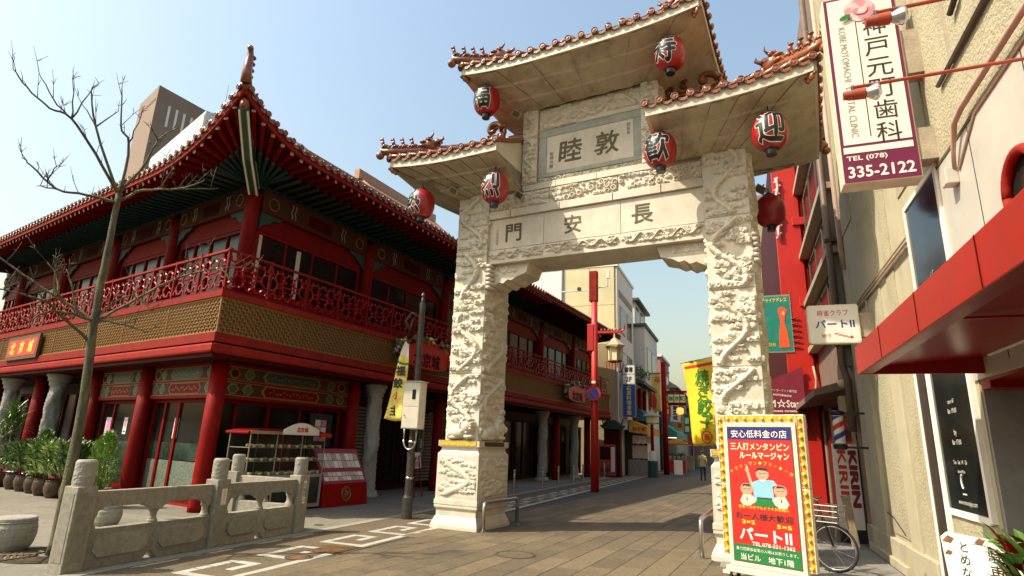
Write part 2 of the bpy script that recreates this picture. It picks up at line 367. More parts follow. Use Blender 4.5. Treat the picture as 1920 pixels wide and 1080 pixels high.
# ================================================================ carved relief
def relief(w,h,res,seed,depth,dragon=True,dens=1.0,size=.12,swirl=False,horizontal=False,lion=False):
    rs=np.random.RandomState(seed); nx=max(8,int(w/res)); ny=max(8,int(h/res))
    U,V=np.meshgrid(np.linspace(0,w,nx+1),np.linspace(0,h,ny+1)); Z=np.zeros_like(U)
    du=w/nx; dv=h/ny
    def win(a,b,r):
        i0=max(0,int((a-r)/du)); i1=min(nx+1,int((a+r)/du)+2); j0=max(0,int((b-r)/dv)); j1=min(ny+1,int((b+r)/dv)+2)
        return slice(j0,j1),slice(i0,i1)
    def blob(a,b,r,hh,ry=None,mode=0):
        ry=ry or r; s=win(a,b,max(r,ry)); 
        if U[s].size==0: return
        q=1-((U[s]-a)/r)**2-((V[s]-b)/ry)**2
        Z[s]=np.maximum(Z[s],np.maximum(q,0)**.36*hh)
    def ring(a,b,r,t,hh,a0=0,a1=5.2):
        for k in range(int(r*(a1-a0)/(.5*t))+3):
            th=a0+(a1-a0)*k/(int(r*(a1-a0)/(.5*t))+2); blob(a+r*math.cos(th)*(1-.1*th/5),b+r*math.sin(th)*(1-.1*th/5),t,hh)
    def cloud(a,b,s):
        hh=depth*rs.uniform(.55,.95)
        n=rs.randint(3,6)
        for k in range(n):
            x=a+(k-(n-1)/2)*s*.55; blob(x,b+s*.22*math.sin(PI*(k+.5)/n)*1.6,s*.42,hh*rs.uniform(.7,1.0))
        blob(a,b-s*.05,s*1.15,hh*.55,s*.2)
        ring(a-s*.5,b+s*.1,s*.28,s*.1,hh*1.05); ring(a+s*.5,b+s*.1,s*.28,s*.1,hh*1.05,PI,PI+5)
        if rs.rand()<.6: blob(a+s*1.3,b-s*.02,s*.6,hh*.4,s*.12)
    area=w*h; n=int(dens*area/(size*size*4.2)); pts=[]
    for _ in range(n*12):
        if len(pts)>=n: break
        a,b=rs.uniform(size*.45,max(size*.5,w-size*.45)),rs.uniform(size*.3,max(size*.35,h-size*.3))
        if all((a-c)**2+((b-d)*1.5)**2>(size*1.25)**2 for c,d in pts): pts.append((a,b))
    for a,b in pts:
        if swirl and rs.rand()<.6:
            r=size*rs.uniform(.35,.6); ring(a,b,r,r*.36,depth*rs.uniform(.7,1),rs.uniform(0,6),rs.uniform(0,6)+5.5); blob(a,b,r*.4,depth*.7)
        else: cloud(a,b,size*rs.uniform(.75,1.2))
    if dragon:
        L=w if horizontal else h; S=h if horizontal else w
        nb=max(1,int(round(L/(S*1.9)))); A=S*.29; rad=S*.068
        steps=int(L/(rad*.22)); ph=rs.uniform(0,6)
        for k in range(steps):
            t=k/steps; p=L*(.04+.92*t); off=S/2+A*math.sin(ph+t*nb*2*PI)+A*.25*math.sin(ph*2+t*nb*5.1)
            env=.55+.45*abs(math.sin(PI*t*nb*.5+ph)); r=rad*(.65+.35*env)
            sc=1+.09*math.sin(k*2.9)+.06*math.sin(k*.7)
            a,b=(p,off) if horizontal else (off,p)
            blob(a,b,r,depth*1.05*sc)
            if k%3==0:
                for q in (-1,1): blob(a+(0 if horizontal else q*r*1.2),b+(q*r*1.2 if horizontal else 0),r*.34,depth*.62)
            if k%7==0:
                th=rs.uniform(0,6.28); 
                for m in range(4): blob(a+math.cos(th)*r*(1+m*.25),b+math.sin(th)*r*(1+m*.25),r*.3,depth*(.9-.15*m))
            if k%int(steps/(nb*2)+1)==int(steps/(nb*4)):
                th=rs.uniform(-.6,.6)+(0 if rs.rand()<.5 else PI)
                for m in range(10): blob(a+math.cos(th)*rad*m*.34,b+math.sin(th)*rad*m*.34+.004*m*m*.2,rad*.38,depth*.9)
                for q in (-.6,0,.6):
                    for m in range(4): blob(a+math.cos(th)*rad*3.3+math.cos(th+q)*rad*m*.25,b+math.sin(th)*rad*3.3+math.sin(th+q)*rad*m*.25,rad*.17,depth*.75)
    if lion:
        blob(w*.45,.16,w*.30,depth*2.2,.15); blob(w*.72,.27,w*.2,depth*2.6,.16); blob(w*.2,.12,w*.14,depth*1.9,.12)
        for k in range(14):
            th=rs.uniform(0,6.28); blob(w*.72+math.cos(th)*w*.17,.29+math.sin(th)*.14,w*.06,depth*2.4)
        blob(w*.78,.07,w*.16,depth*2.2,.06); blob(w*.3,.05,w*.2,depth*1.9,.05)
    m=min(.025,w*.1,h*.1)
    edge=np.minimum.reduce([U,w-U,V,h-V]); Z*=np.clip(edge/m,0,1)**.5
    Z+=rs.rand(*Z.shape)*.0015
    return U,V,Z
def relief_obj(name,mat_,parent,face,x0,z0,w,h,plane,res,seed,depth,**kw):
    """face 'f' looks to -y, 'r' to +x, 'l' to -x (plane = the wall coordinate); x0 runs along the face"""
    U,V,Z=relief(w,h,res,seed,depth,**kw)
    if face=='f': P=np.stack([x0+U,plane-Z,z0+V],-1)
    elif face=='r': P=np.stack([plane+Z,x0+U,z0+V],-1)
    else: P=np.stack([plane-Z,x0+w-U,z0+V],-1)
    m=grid_mesh(name,P); return mk(name,m,mat_,parent,smooth=True)

# ================================================================ GATE
GA=thing('ceremonial_gate','tall white carved stone gate with three orange tiled roofs spanning the street','gate',(-5.95,11.56,0),-R(6.4))
PW=.807; PD=1.1; XR=5.563; XE=6.37
def moulded(x0,x1,y0,y1,prof):
    b=MB()
    for (o0,z0),(o1,z1) in zip(prof[:-1],prof[1:]):
        if z1-z0<1e-6: continue
        b.frus((x0-o0,x1+o0,y0-o0,y1+o0),z0,(x0-o1,x1+o1,y0-o1,y1+o1),z1)
    return b
def pillar(x0,seed):
    x1=x0+PW
    # shaft of four stones with open joints
    zs=[1.74,3.15,4.55,5.96,7.34]; b=MB()
    for a,c in zip(zs[:-1],zs[1:]): b.box(x0,x1,0,PD,a+.006,c-.006)
    b.box(x0+.012,x1-.012,.012,PD-.012,1.74,7.33)
    sh=b.obj('pillar','marble',GA)
    ft=moulded(x0,x1,0,PD,[(.154,-.02),(.154,.06),(.148,.07),(.135,.12),(.098,.20),(.09,.22),(.075,.24),(.075,.36),(.088,.375),(.10,.39),(.11,.40),(.113,.425),(.11,.45),(.10,.46),(.118,.462),(.118,.555),(.10,.56)]).obj('plinth_foot','marble',sh)
    moulded(x0,x1,0,PD,[(.10,.561),(.10,1.44),(.096,1.47),(.07,1.50),(.05,1.53),(.045,1.585),(.06,1.60),(.088,1.615),(.098,1.62),(.098,1.738)]).obj('plinth','marble',sh)
    MB().box(x0-.065,x1+.03,-.104,-.0975,1.635,1.725).obj('gold_plaque','gold_plaque',sh)
    MB().box(x0-.075,x1+.04,-.1015,-.0975,1.63,1.73).obj('plaque_frame','iron',sh)
    MB().box(x1+.0975,x1+.104,.12,.98,1.635,1.725).obj('side_plaque','iron',sh)
    relief_obj('plinth_carving','marble_carved',sh,'f',x0-.06,.62,PW+.12,.78,-.101,.009,seed+1,.032,dens=1.3,size=.085)
    relief_obj('plinth_carving','marble_carved',sh,'r',-.05,.62,PD+.1,.78,x1+.101,.011,seed+2,.032,dens=1.3,size=.085)
    for k,(a,c) in enumerate(zip(zs[:-1],zs[1:])):
        lo=k==0
        relief_obj('shaft_carving','marble_carved',sh,'f',x0+.01,a+.012,PW-.02,c-a-.024,-.001,.0085,seed+10+k,.078,dens=1.3,size=.14,lion=lo)
        relief_obj('shaft_carving','marble_carved',sh,'r',.01,a+.012,PD-.02,c-a-.024,x1+.001,.013,seed+20+k,.072,dens=1.25,size=.14,lion=lo)
        relief_obj('shaft_carving','marble_carved',sh,'l',.01,a+.012,PD-.02,c-a-.024,x0-.001,.015,seed+30+k,.06,dens=.9,size=.125)
    rm=MB()
    for side in ((x1+.002,),):
        for k in range(6): rm.tube([(x1+.0,.03,5.56-k*.1),(x1+.06,.05,5.56-k*.1),(x1+.075,.16,5.56-k*.1),(x1+.075,.34,5.56-k*.1)],.045,8)
    rm.obj('roll_moulding','marble',sh,smooth=True)
    return sh
pillar(0,100); pillar(XR,200)
# lintel
b=MB(); b.box(PW,XR,.10,1.0,5.63,7.36); LN=b.obj('lintel','marble',GA)
b=MB(); b.box(PW,XR,.05,1.05,5.60,5.66); b.box(PW,XR,.065,.1,5.66,5.92); b.obj('lower_moulding','marble',LN)
for k,(a,c) in enumerate(((PW+.01,2.17),(2.18,3.9),(3.91,XR-.01))):
    relief_obj('lower_frieze','marble_carved',LN,'f',a,5.665,c-a,.245,.063,.008,300+k,.055,dens=1.2,size=.07,horizontal=True)
PN=[]
for a,c in ((PW+.005,2.17),(2.178,3.90),(3.908,XR-.005)):
    PN.append(MB().box(a,c,.075,.11,5.935,6.655).obj('name_slab','marble',LN,bevel=.004))
b=MB()
for a,c in ((PW,1.35),(1.36,2.55),(2.56,3.75),(3.76,4.75),(4.76,XR)): b.box(a+.003,c-.003,.02,.11,6.665,6.835)
b.obj('upper_moulding','marble',LN,bevel=.006)
for k,(a,c) in enumerate(((PW+.01,2.3),(2.31,3.85),(3.86,XR-.01))):
    relief_obj('cloud_frieze','marble_carved',LN,'f',a,6.845,c-a,.37,.06,.009,320+k,.06,dragon=False,dens=2.2,size=.105,swirl=True)
MB().box(PW,XR,.045,.1,6.84,6.85).obj('cloud_ledge','marble',LN)
b=MB()
for a,c in ((1.63,2.45),(2.455,3.4),(3.405,4.75)): b.box(a,c,.03,.11,7.225,7.37)
b.obj('sill_course','marble',LN,bevel=.005)
for s,x in (('門',1.43),('安',2.85),('長',4.35)):
    text(s,'engraved',LN,(x,.0745,6.29),h=.42,bold=.012,depth=.004,name='engraved_character')
text('乙丑年中秋','engraved',LN,(1.02,.0745,6.22),h=.36,vertical=True,depth=.003,name='small_inscription')
# tower above the lintel
TW=MB().box(1.64,4.74,.12,.98,7.36,9.28).obj('tower','marble',GA)
b=MB(); b.box(2.0,4.38,.075,.12,7.50,7.60); b.box(2.0,4.38,.075,.12,8.50,8.68); b.box(2.0,2.2,.075,.12,7.602,8.498); b.box(4.2,4.38,.075,.12,7.602,8.498); b.obj('plaque_border','marble_green',TW,bevel=.004)
PQ=MB().box(2.2,4.2,.09,.125,7.6,8.5).obj('plaque','marble',TW)
text('睦','engraved',PQ,(2.78,.0895,8.06),h=.55,bold=.012,depth=.004,name='engraved_character',shear=.08)
text('敦','engraved',PQ,(3.62,.0895,8.06),h=.55,bold=.012,depth=.004,name='engraved_character',shear=.08)
text('癸亥年','engraved',PQ,(4.1,.0895,8.28),h=.28,vertical=True,depth=.003,name='small_inscription')
text('敬撰并題','engraved',PQ,(2.32,.0895,7.9),h=.40,vertical=True,depth=.003,name='small_inscription')
relief_obj('small_frieze','marble_carved',TW,'f',2.0,7.38,2.38,.115,.10,.008,340,.04,dens=1.4,size=.05,horizontal=True)
relief_obj('top_frieze','marble_carved',TW,'f',2.0,8.70,2.38,.55,.095,.011,341,.06,dens=1.3,size=.12,horizontal=True)
for x in (1.62,4.39):
    MB().box(x,x+.37,.02,.12,7.375,9.27).obj('side_frame','marble',TW)
    relief_obj('frame_carving','marble_carved',TW,'f',x+.01,7.38,.35,1.88,.019,.009,350+int(x*10),.07,dens=1.3,size=.1)
relief_obj('side_carving','marble_carved',TW,'r',.13,8.0,.84,1.25,4.745,.012,361,.06,dens=1.3,size=.12)
# brackets under the lintel
def bracket(x,sg):
    pr=[(0,5.6),(.98,5.6),(.90,5.36),(.80,5.33),(.68,5.30),(.55,5.22),(.44,5.24),(.34,5.16),(.22,5.19),(.1,5.12),(0,5.10)]
    pts=[(x+sg*a,z) for a,z in pr]
    o=MB().prism(pts,.2,.9).obj('bracket','marble',LN,bevel=.01)
    U=relief(.62,.2,.009,400+int(x),.03,dens=1.2,size=.07,horizontal=True)
    P=np.stack([(x+sg*.05)+sg*U[0],.199-U[2],5.36+U[1]],-1); mk('bracket_carving',grid_mesh('bracket_carving',P),'marble_carved',LN,smooth=True)
bracket(PW,1); bracket(XR,-1)
# ---- roofs
capm=MB(); capm.M=Matrix.Rotation(PI/2,4,'X'); capm.lathe([(.0,-.02),(.055,-.02),(.06,0.0),(.072,.0),(.072,.03),(.062,.035),(.05,.022),(.03,.022),(.025,.032),(.0,.034)],14,cap=False); capmesh=capm.mesh('tile_cap'); capmesh.materials.append(MAT['glaze'])
dm=MB(); pts=[(-.10,.0),(-.095,-.045),(-.06,-.085),(0,-.105),(.06,-.085),(.095,-.045),(.10,0),(.06,-.03),(0,-.045),(-.06,-.03)]
dm.prism(pts,-.012,.012); dripmesh=dm.mesh('drip_tile'); dripmesh.materials.append(MAT['glaze'])
def beast_mesh(k):
    b=MB(); rnd=random.Random(k)
    b.ball((0,0,.05),(.075,.035,.05)); b.ball((-.06,0,.12),(.035,.03,.06)); b.ball((-.075,0,.185),(.035,.028,.03)); b.ball((-.105,0,.18),(.02,.018,.015))
    b.tube([(.07,0,.06),(.105,0,.11),(.085,0,.15)],[.02,.014,.006],6); 
    for x in (-.06,.05):
        for y in (-.025,.025): b.tube([(x,y,.05),(x-.01,y,-.02)],.014,5)
    b.tube([(-.07,.02,.2),(-.06,.03,.23)],[.01,.004],5); b.tube([(-.07,-.02,.2),(-.06,-.03,.23)],[.01,.004],5)
    m=b.mesh('ridge_beast'); m.materials.append(MAT['glaze']); m.polygons.foreach_set('use_smooth',[True]*len(m.polygons)); return m
bm1=beast_mesh(1)
def headm():
    b=MB(); b.ball((0,0,.14),(.15,.075,.14),10,8); b.ball((-.14,0,.1),(.09,.06,.05),10,6); b.ball((-.13,0,.19),(.08,.055,.035),10,6)
    b.ball((-.06,0,.27),(.05,.07,.04)); b.ball((.11,0,.24),(.07,.05,.08)); b.ball((.13,0,.1),(.08,.06,.1))
    for y in (-.05,.05):
        b.ball((-.06,y*1.1,.235),.03); b.tube([(-.02,y,.28),(.02,y*1.3,.36),(.0,y*1.5,.42)],[.02,.013,.004],6); b.tube([(.1,y,.2),(.2,y*1.2,.3),(.19,y*1.2,.36)],[.035,.025,.006],6)
    m=b.mesh('dragon_head'); m.materials.append(MAT['glaze']); m.polygons.foreach_set('use_smooth',[True]*len(m.polygons)); return m
hm1=headm()
def tailm():
    b=MB(); pts=[];rr=[]
    for k in range(17):
        t=k/16; a=.3+t*5.0; r=.2*(1-.72*t); pts.append((.02-r*math.cos(a)*.95+.05*t,0,.20+.14*t-r*math.sin(a)*-1)); rr.append(.075*(1-.55*t))
    b.tube(pts,rr,8); b.ball((-.13,0,.08),(.1,.06,.09)); b.ball((-.2,0,.2),(.045,.045,.10)); b.ball((-.2,0,.31),.05); b.ball((.05,0,.05),(.16,.07,.07))
    for k in range(6): b.ball((-.15+k*.06,0,.1+.02*(k%2)),(.03,.075,.03))
    m=b.mesh('ridge_finial'); m.materials.append(MAT['glaze']); m.polygons.foreach_set('use_smooth',[True]*len(m.polygons)); return m
tm1=tailm()
def gate_roof(xa,xb,za,wx0,wx1,zw,hipL,hipR,up=.16):
    """eave rectangle xa..xb x -1.13..2.23 at height za (fascia foot); wall rectangle wx0..wx1 x 0..1.1 at zw"""
    ya,yb=-1.13,2.23; yc=.55; F=.2
    def lift(x,y):
        d=0
        if hipL: d=max(d,max(0,1-(x-xa)/1.9))
        if hipR: d=max(d,max(0,1-(xb-x)/1.9))
        e=max(0,abs(y-yc)-.3)/1.4
        return up*(d**2)*min(1,e)
    # soffit
    b=MB(); nseg=12
    L=[]; 
    for k in range(nseg+1):
        x=xa+(xb-xa)*k/nseg; w=min(max(x,wx0),wx1) if True else x
        w=wx0+(wx1-wx0)*(k/nseg); L.append((x,w))
    for sgn,ye,yw in ((1,ya,0),(-1,yb,PD)):
        for (x0,w0),(x1,w1) in zip(L[:-1],L[1:]):
            for s0,s1 in ((0,.33),(.33,.36),(.36,.68),(.68,.71),(.71,1)):
                q=[]
                for (x,w,s) in ((x0,w0,s0),(x1,w1,s0),(x1,w1,s1),(x0,w0,s1)):
                    st=.014*((L.index((x0,w0)))%2)+(.03 if s>=.36-1e-6 and s0>=.33 else 0)+(.03 if s0>=.68 and s>.7 else 0)
                    X=x+(w-x)*s; Y=ye+(yw-ye)*s; z=(za+lift(x,ye))*(1-s)+zw*s-st; q.append((X,Y,z))
                b.add(q,[(0,1,2,3) if sgn>0 else (3,2,1,0)])
    for xe,we,on in ((xa,wx0,hipL),(xb,wx1,hipR)):
        n=8
        for k in range(n):
            y0=ya+(yb-ya)*k/n; y1=ya+(yb-ya)*(k+1)/n; v0=PD*k/n; v1=PD*(k+1)/n
            b.add([(xe,y0,za+lift(xe,y0)),(xe,y1,za+lift(xe,y1)),(we,v1,zw-.06),(we,v0,zw-.06)],[(0,1,2,3)])
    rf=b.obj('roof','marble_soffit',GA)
    # fascia board
    b=MB(); n=24; d=.05
    for k in range(n):
        x0=xa+(xb-xa)*k/n; x1=xa+(xb-xa)*(k+1)/n
        for y0,y1 in ((ya-d,ya),(yb,yb+d)):
            ye=ya if y0<0 else yb
            l0,l1=lift(x0,ye),lift(x1,ye)
            b.hexa([(x0,y0,za+l0),(x1,y0,za+l1),(x1,y1,za+l1),(x0,y1,za+l0),(x0,y0,za+l0+F),(x1,y0,za+l1+F),(x1,y1,za+l1+F),(x0,y1,za+l0+F)])
    for xe,on,sg in ((xa,hipL,-1),(xb,hipR,1)):
        if not on: continue
        for k in range(12):
            y0=ya+(yb-ya)*k/12; y1=ya+(yb-ya)*(k+1)/12; l0,l1=lift(xe,y0),lift(xe,y1); xo=xe+sg*d
            xs=(min(xe,xo),max(xe,xo))
            b.hexa([(xs[0],y0,za+l0),(xs[1],y0,za+l0),(xs[1],y1,za+l1),(xs[0],y1,za+l1),(xs[0],y0,za+l0+F),(xs[1],y0,za+l0+F),(xs[1],y1,za+l1+F),(xs[0],y1,za+l1+F)])
    b.obj('fascia','marble',rf)
    # gable slabs at the open ends
    zr=za+F+.90
    def ztop(s,l): return za+F+.02+l*(1-s)+(.90)*(s**1.15)
    for xe,on in ((xa,hipL),(xb,hipR)):
        if on: continue
        pts=[(ya,za),(0,zw-.04),(PD,zw-.04),(yb,za),(yb,za+F),(yc+.2,zr-.12),(yc-.2,zr-.12),(ya,za+F)]
        MB().prism(pts,xe-(.0 if xe==xa else .06),xe+(.06 if xe==xa else 0),'x').obj('gable_slab','marble',rf)
    # tiled slopes
    rx0=xa+(1.75 if hipL else 0); rx1=xb-(1.75 if hipR else 0)
    b=MB(); n=20
    def surf(u,s,front):
        ye=ya-.075 if front else yb+.075
        x=xa+(xb-xa)*u; xr=rx0+(rx1-rx0)*u
        l=lift(x,ya); return (x+(xr-x)*s,ye+(yc-ye)*s,ztop(s,l)+.0)
    for fr in (True,False): b.grid(lambda u,v: surf(u,v,fr),n,8)
    for xe,rx,on in ((xa-.07,rx0,hipL),(xb+.07,rx1,hipR)):
        if on: b.grid(lambda u,v:(xe+(rx-xe)*v,ya-.07+(yb-ya+.14)*u+(yc-(ya-.07+(yb-ya+.14)*u))*v,ztop(v,lift(xe,ya-.07+(yb-ya+.14)*u))),10,8)
    b.obj('roof_deck','glaze',rf)
    pitch=.285; cnt=int(round((xb-xa)/pitch))
    # one row of half-round tiles = a tube running up the slope with its end cap; a drip tile between the rows
    for fr in (True,False):
        for k in range(cnt+1):
            u=k/cnt; x=xa+(xb-xa)*u; l=lift(x,ya); ye=ya-.085 if fr else yb+.085
            p=[]
            for q in range(7):
                s=q/6; a=surf(u,s,fr); p.append((a[0],a[1]+(-.02 if fr else .02)*(1-s),a[2]+.02))
            MB().tube(p,.062,7).obj('barrel_tile','glaze',rf,smooth=True)
            if fr or k%1==0:
                mk('tile_cap',capmesh,None,rf,(x,ye-.01 if fr else ye+.01,ztop(0,l)+.02),(0,0,0 if fr else PI))
            if k<cnt:
                xm=xa+(xb-xa)*(k+.5)/cnt; mk('drip_tile',dripmesh,None,rf,(xm,ye+.005 if fr else ye-.005,ztop(0,lift(xm,ya))+.01),(0,0,0 if fr else PI))
    for xe,sg,on in ((xa,-1,hipL),(xb,1,hipR)):
        if not on: continue
        m=int(round((yb-ya)/pitch))
        for k in range(m+1):
            y=ya+(yb-ya)*k/m; l=lift(xe,y)
            mk('tile_cap',capmesh,None,rf,(xe+sg*.09,y,ztop(0,l)+.02),(0,0,sg*PI/2))
            rx=rx0 if sg<0 else rx1
            MB().tube([(xe+sg*.12,y,ztop(0,l)+.02),(xe+(rx-xe)*.5,y+(yc-y)*.5,ztop(.5,l*.5)+.02),(rx,yc,ztop(1,0)+.02)],.06,7).obj('barrel_tile','glaze',rf,smooth=True)
            if k<m: mk('drip_tile',dripmesh,None,rf,(xe+sg*.08,y+pitch/2,ztop(0,l)+.01),(0,0,sg*PI/2))
    # ridge and hips
    b=MB(); b.box(rx0-.05,rx1+.05,yc-.09,yc+.09,zr-.05,zr+.16); b.tube([(rx0-.08,yc,zr+.18),(rx1+.08,yc,zr+.18)],.075,8)
    b.obj('ridge','glaze',rf)
    for xe,rx,on,sg in ((xa,rx0,hipL,-1),(xb,rx1,hipR,1)):
        if not on: continue
        for ye in (ya,yb):
            c=Vector((xe+sg*.2,ye+(-.2 if ye<0 else .2),za+F+up+.08)); e=Vector((rx,yc,zr+.05)); P=[]
            for q in range(9):
                s=q/8; p=c.lerp(e,s); p.z=ztop(s,lift(xe,ye))+.09+.05*(1-s); P.append(p)
            b=MB(); b.tube(P,.085,8); b.tube([p+Vector((0,0,.07)) for p in P],.05,8); b.obj('hip_ridge','glaze',rf,smooth=True)
            b=MB(); b.M=Matrix.Translation(c+Vector((0,0,-.02))); b.ball((0,0,0),(.1,.1,.09)); b.obj('hip_end','glaze',rf,smooth=True)
            if ye<0:
                ang=math.atan2(e.y-c.y,e.x-c.x)
                for q,s in enumerate((.04,.13,.21,.29)):
                    p=c.lerp(e,s); p.z=ztop(s,lift(xe,ye))+.18+.05*(1-s); mk('ridge_beast',bm1,None,rf,p,(0,0,ang)).scale=(1.25,1.7,1.15)
                p=c.lerp(e,.43); p.z=ztop(.43,0)+.16; o=mk('dragon_head',hm1,None,rf,p,(0,0,ang)); o.scale=(1.35,1.7,1.25)
                # glazed beam end below the corner
                o=mk('corner_beam_end',hm1,None,rf,(xe+.03*-sg,ye-.0,za+.02),(0,R(25),ang)); o.scale=(.6,.6,.6)
    for xe,on,rot in ((xa,hipL,0),(xb,hipR,PI)):
        x=(rx0+.12 if xe==xa else rx1-.12)
        o=mk('ridge_finial',tm1,None,rf,(x if on else (xe+.30 if xe==xa else xe-.34),yc if (on or xe==xa) else -.62,(zr+.2) if (on or xe==xa) else ztop(.30,0)+.1),(0,0,(0 if xe==xa else PI))); o.scale=(1.1,1.3,1.1)
    return rf
gate_roof(-1.23,1.60,7.69,0.0,1.60,7.34,True,False)
gate_roof(4.78,7.60,7.69,4.78,XE,7.34,False,True)
gate_roof(.62,5.84,9.62,1.64,4.74,9.28,True,True)
# ================================================================ LANTERNS on the gate
GM=Matrix.Translation((-5.95,11.56,0))@Matrix.Rotation(-R(6.4),4,'Z')
def Gw(x,y,z): return GM@Vector((x,y,z))
def lprof(z,a=.30,h=.36): return a*max(0.0,1-(abs(z)/h)**2.5)**.5
lb=MB(); prof=[]
for k in range(49):
    z=-.335+.67*k/48; prof.append((lprof(z)+(.0035 if k%2 else 0),z))
lb.lathe(prof,28); lbody=lb.mesh('paper_body'); lbody.materials.append(MAT['lantern_red']); lbody.polygons.foreach_set('use_smooth',[True]*len(lbody.polygons))
lc=MB(); lc.lathe([(.10,.315),(.125,.32),(.125,.36),(.10,.37),(.03,.38),(.03,.42)],20); lc.tube([(0,0,.41),(0,0,.52)],.012,6); ltop=lc.mesh('top_cap'); ltop.materials.append(MAT['black_gloss'])
lc=MB(); lc.lathe([(.05,-.44),(.085,-.44),(.09,-.43),(.095,-.35),(.12,-.34),(.12,-.315)],20); lbot=lc.mesh('bottom_cap'); lbot.materials.append(MAT['black_gloss'])
def wrap_glyph(ch,bold,lift,mt,parent,rz,h=.55,w=.50):
    import bmesh
    m=text_raw(ch,bold,res=3); bm=bmesh.new(); bm.from_mesh(m); bmesh.ops.triangulate(bm,faces=bm.faces[:])
    for _ in range(4):
        es=[e for e in bm.edges if e.calc_length()>.12]
        if not es: break
        bmesh.ops.subdivide_edges(bm,edges=es,cuts=1); bmesh.ops.triangulate(bm,faces=bm.faces[:])
    xs=[v.co.x for v in bm.verts]; ys=[v.co.y for v in bm.verts]; cx,cy=(min(xs)+max(xs))/2,(min(ys)+max(ys))/2
    for v in bm.verts:
        x=(v.co.x-cx)*w/.92; y=(v.co.y-cy)*h/.92; r=lprof(max(-.33,min(.33,y)))+lift+v.co.z*.3; th=x/.30
        v.co=(r*math.sin(th),-r*math.cos(th),y)
    bm.to_mesh(m); bm.free(); m.name='character'; return mk('character' if mt=='black_gloss' else 'character_outline',m,mt,parent,rot=(0,0,rz),smooth=True)
def lantern(label,ch,x,y,z,turn=0):
    p=Gw(x,y,z); t=thing('paper_lantern',label,'lantern',p,-R(6.4),'red lanterns hung from the gate roofs')
    o=mk('paper_body',lbody,None,t); mk('top_cap',ltop,None,t); mk('bottom_cap',lbot,None,t)
    if ch:
        wrap_glyph(ch,.031,.004,'white_paint',t,turn); wrap_glyph(ch,.016,.0085,'black_gloss',t,turn)
lantern('red paper lantern lettered 福 under the top roof at its restaurant end','福',1.05,-.75,9.24,R(-4))
lantern('red paper lantern lettered 寿 under the top roof at its clinic-sign end','寿',5.19,-.75,9.19,R(-14))
lantern('red paper lantern lettered 熱 at the outer end of the restaurant-side lower roof','熱',-.56,-.75,6.98,R(-22))
lantern('red paper lantern lettered 烈 beside the carved name slabs','烈',1.37,-.75,7.03,R(4))
lantern('red paper lantern lettered 歓 under the inner end of the lower roof by the clinic sign','歓',4.94,-.75,7.15,R(-2))
lantern('red paper lantern lettered 迎 at the outer end of the lower roof by the clinic sign','迎',6.84,-.75,7.1,R(6))
lantern('plain dark red lantern without lettering hanging behind the gate pillar',None,6.62,1.75,6.62)
# small square floodlights on the soffits
fl=MB(); fl.box(-.11,.11,-.02,.04,-.08,.08); flm=fl.mesh('floodlight')
flm.materials.append(MAT['sill_stone'])
for (x,y,z,lab) in ((.1,-.45,7.32,'small square floodlight on the outer soffit of the restaurant-side lower roof'),(2.0 if False else 1.66,-.16,7.06,'small square floodlight at the inner end of the restaurant-side lower roof'),(1.62,-.35,9.0,'small square floodlight under the top roof'),(6.5,1.3,6.95,'small boxy floodlight above the lantern behind the gate pillar')):
    o=mk('floodlight',flm,None,None,Gw(x,y,z),(R(25),R(35),R(10))); tag(o,lab,'floodlight')
    MB().box(-.085,.085,-.026,-.021,-.06,.06).obj('lens','iron',o); MB().tube([(0,.03,.0),(0,.1,.12)],.015,6).obj('bracket','iron',o)

# ================================================================ RESTAURANT (left building)
BL=thing('restaurant_building','two-storey red Chinese restaurant with upturned tiled eaves and a scrollwork balcony','building',(-10.91,9.68,0))
class Side:
    def __init__(s,deg,sign,ln):
        a=R(deg); s.d=Vector((math.sin(a),math.cos(a),0)); s.n=Vector((s.d.y,-s.d.x,0))*sign; s.ln=ln; s.sign=sign
        x=s.d*sign; s.rot=math.atan2(x.y,x.x)
    def P(s,t,o,z): v=s.d*t+s.n*o; return (v.x,v.y,z)
    def box(s,b,t0,t1,o0,o1,z0,z1): b.hexa([s.P(t0,o0,z0),s.P(t1,o0,z0),s.P(t1,o1,z0),s.P(t0,o1,z0),s.P(t0,o0,z1),s.P(t1,o0,z1),s.P(t1,o1,z1),s.P(t0,o1,z1)]); return b
    def mit(s,b,t1,o0,o1,z0,z1):
        a,c=s.k*o0,s.k*o1; b.hexa([s.P(a,o0,z0),s.P(t1,o0,z0),s.P(t1,o1,z0),s.P(c,o1,z0),s.P(a,o0,z1),s.P(t1,o0,z1),s.P(t1,o1,z1),s.P(c,o1,z1)]); return b
SR=Side(6.42,1,28.0); SL=Side(-76.95,-1,20.0); SR.e,SL.e=.72,.72; SR.lr,SL.lr=2.6,4.2; SR.la,SL.la=.83,1.22; SR.z0,SL.z0=8.45,8.06
_A=np.array([[SR.n.x,SR.n.y],[SL.n.x,SL.n.y]]); _p=np.linalg.solve(_A,[1,1]); SR.k=_p[0]*SR.d.x+_p[1]*SR.d.y; SL.k=_p[0]*SL.d.x+_p[1]*SL.d.y
def off(o): return Vector((_p[0]*o,_p[1]*o,0))
def both(name,mt,o0,o1,z0,z1,bevel=0,smooth=False):
    for S in (SR,SL): S.mit(MB(),S.ln,o0,o1,z0,z1).obj(name,mt,BL,bevel=bevel)
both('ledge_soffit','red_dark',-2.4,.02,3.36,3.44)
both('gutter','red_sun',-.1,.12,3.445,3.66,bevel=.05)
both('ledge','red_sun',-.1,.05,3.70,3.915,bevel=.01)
both('ledge_core','black',-2.4,-.06,3.441,3.915); both('band_backing','fret_back',-.12,-.035,3.916,4.74)
both('kerb_course','red_sun',-.14,.035,4.745,4.90,bevel=.01)
both('balcony_floor','red_dark',-1.6,-.12,4.60,4.74)
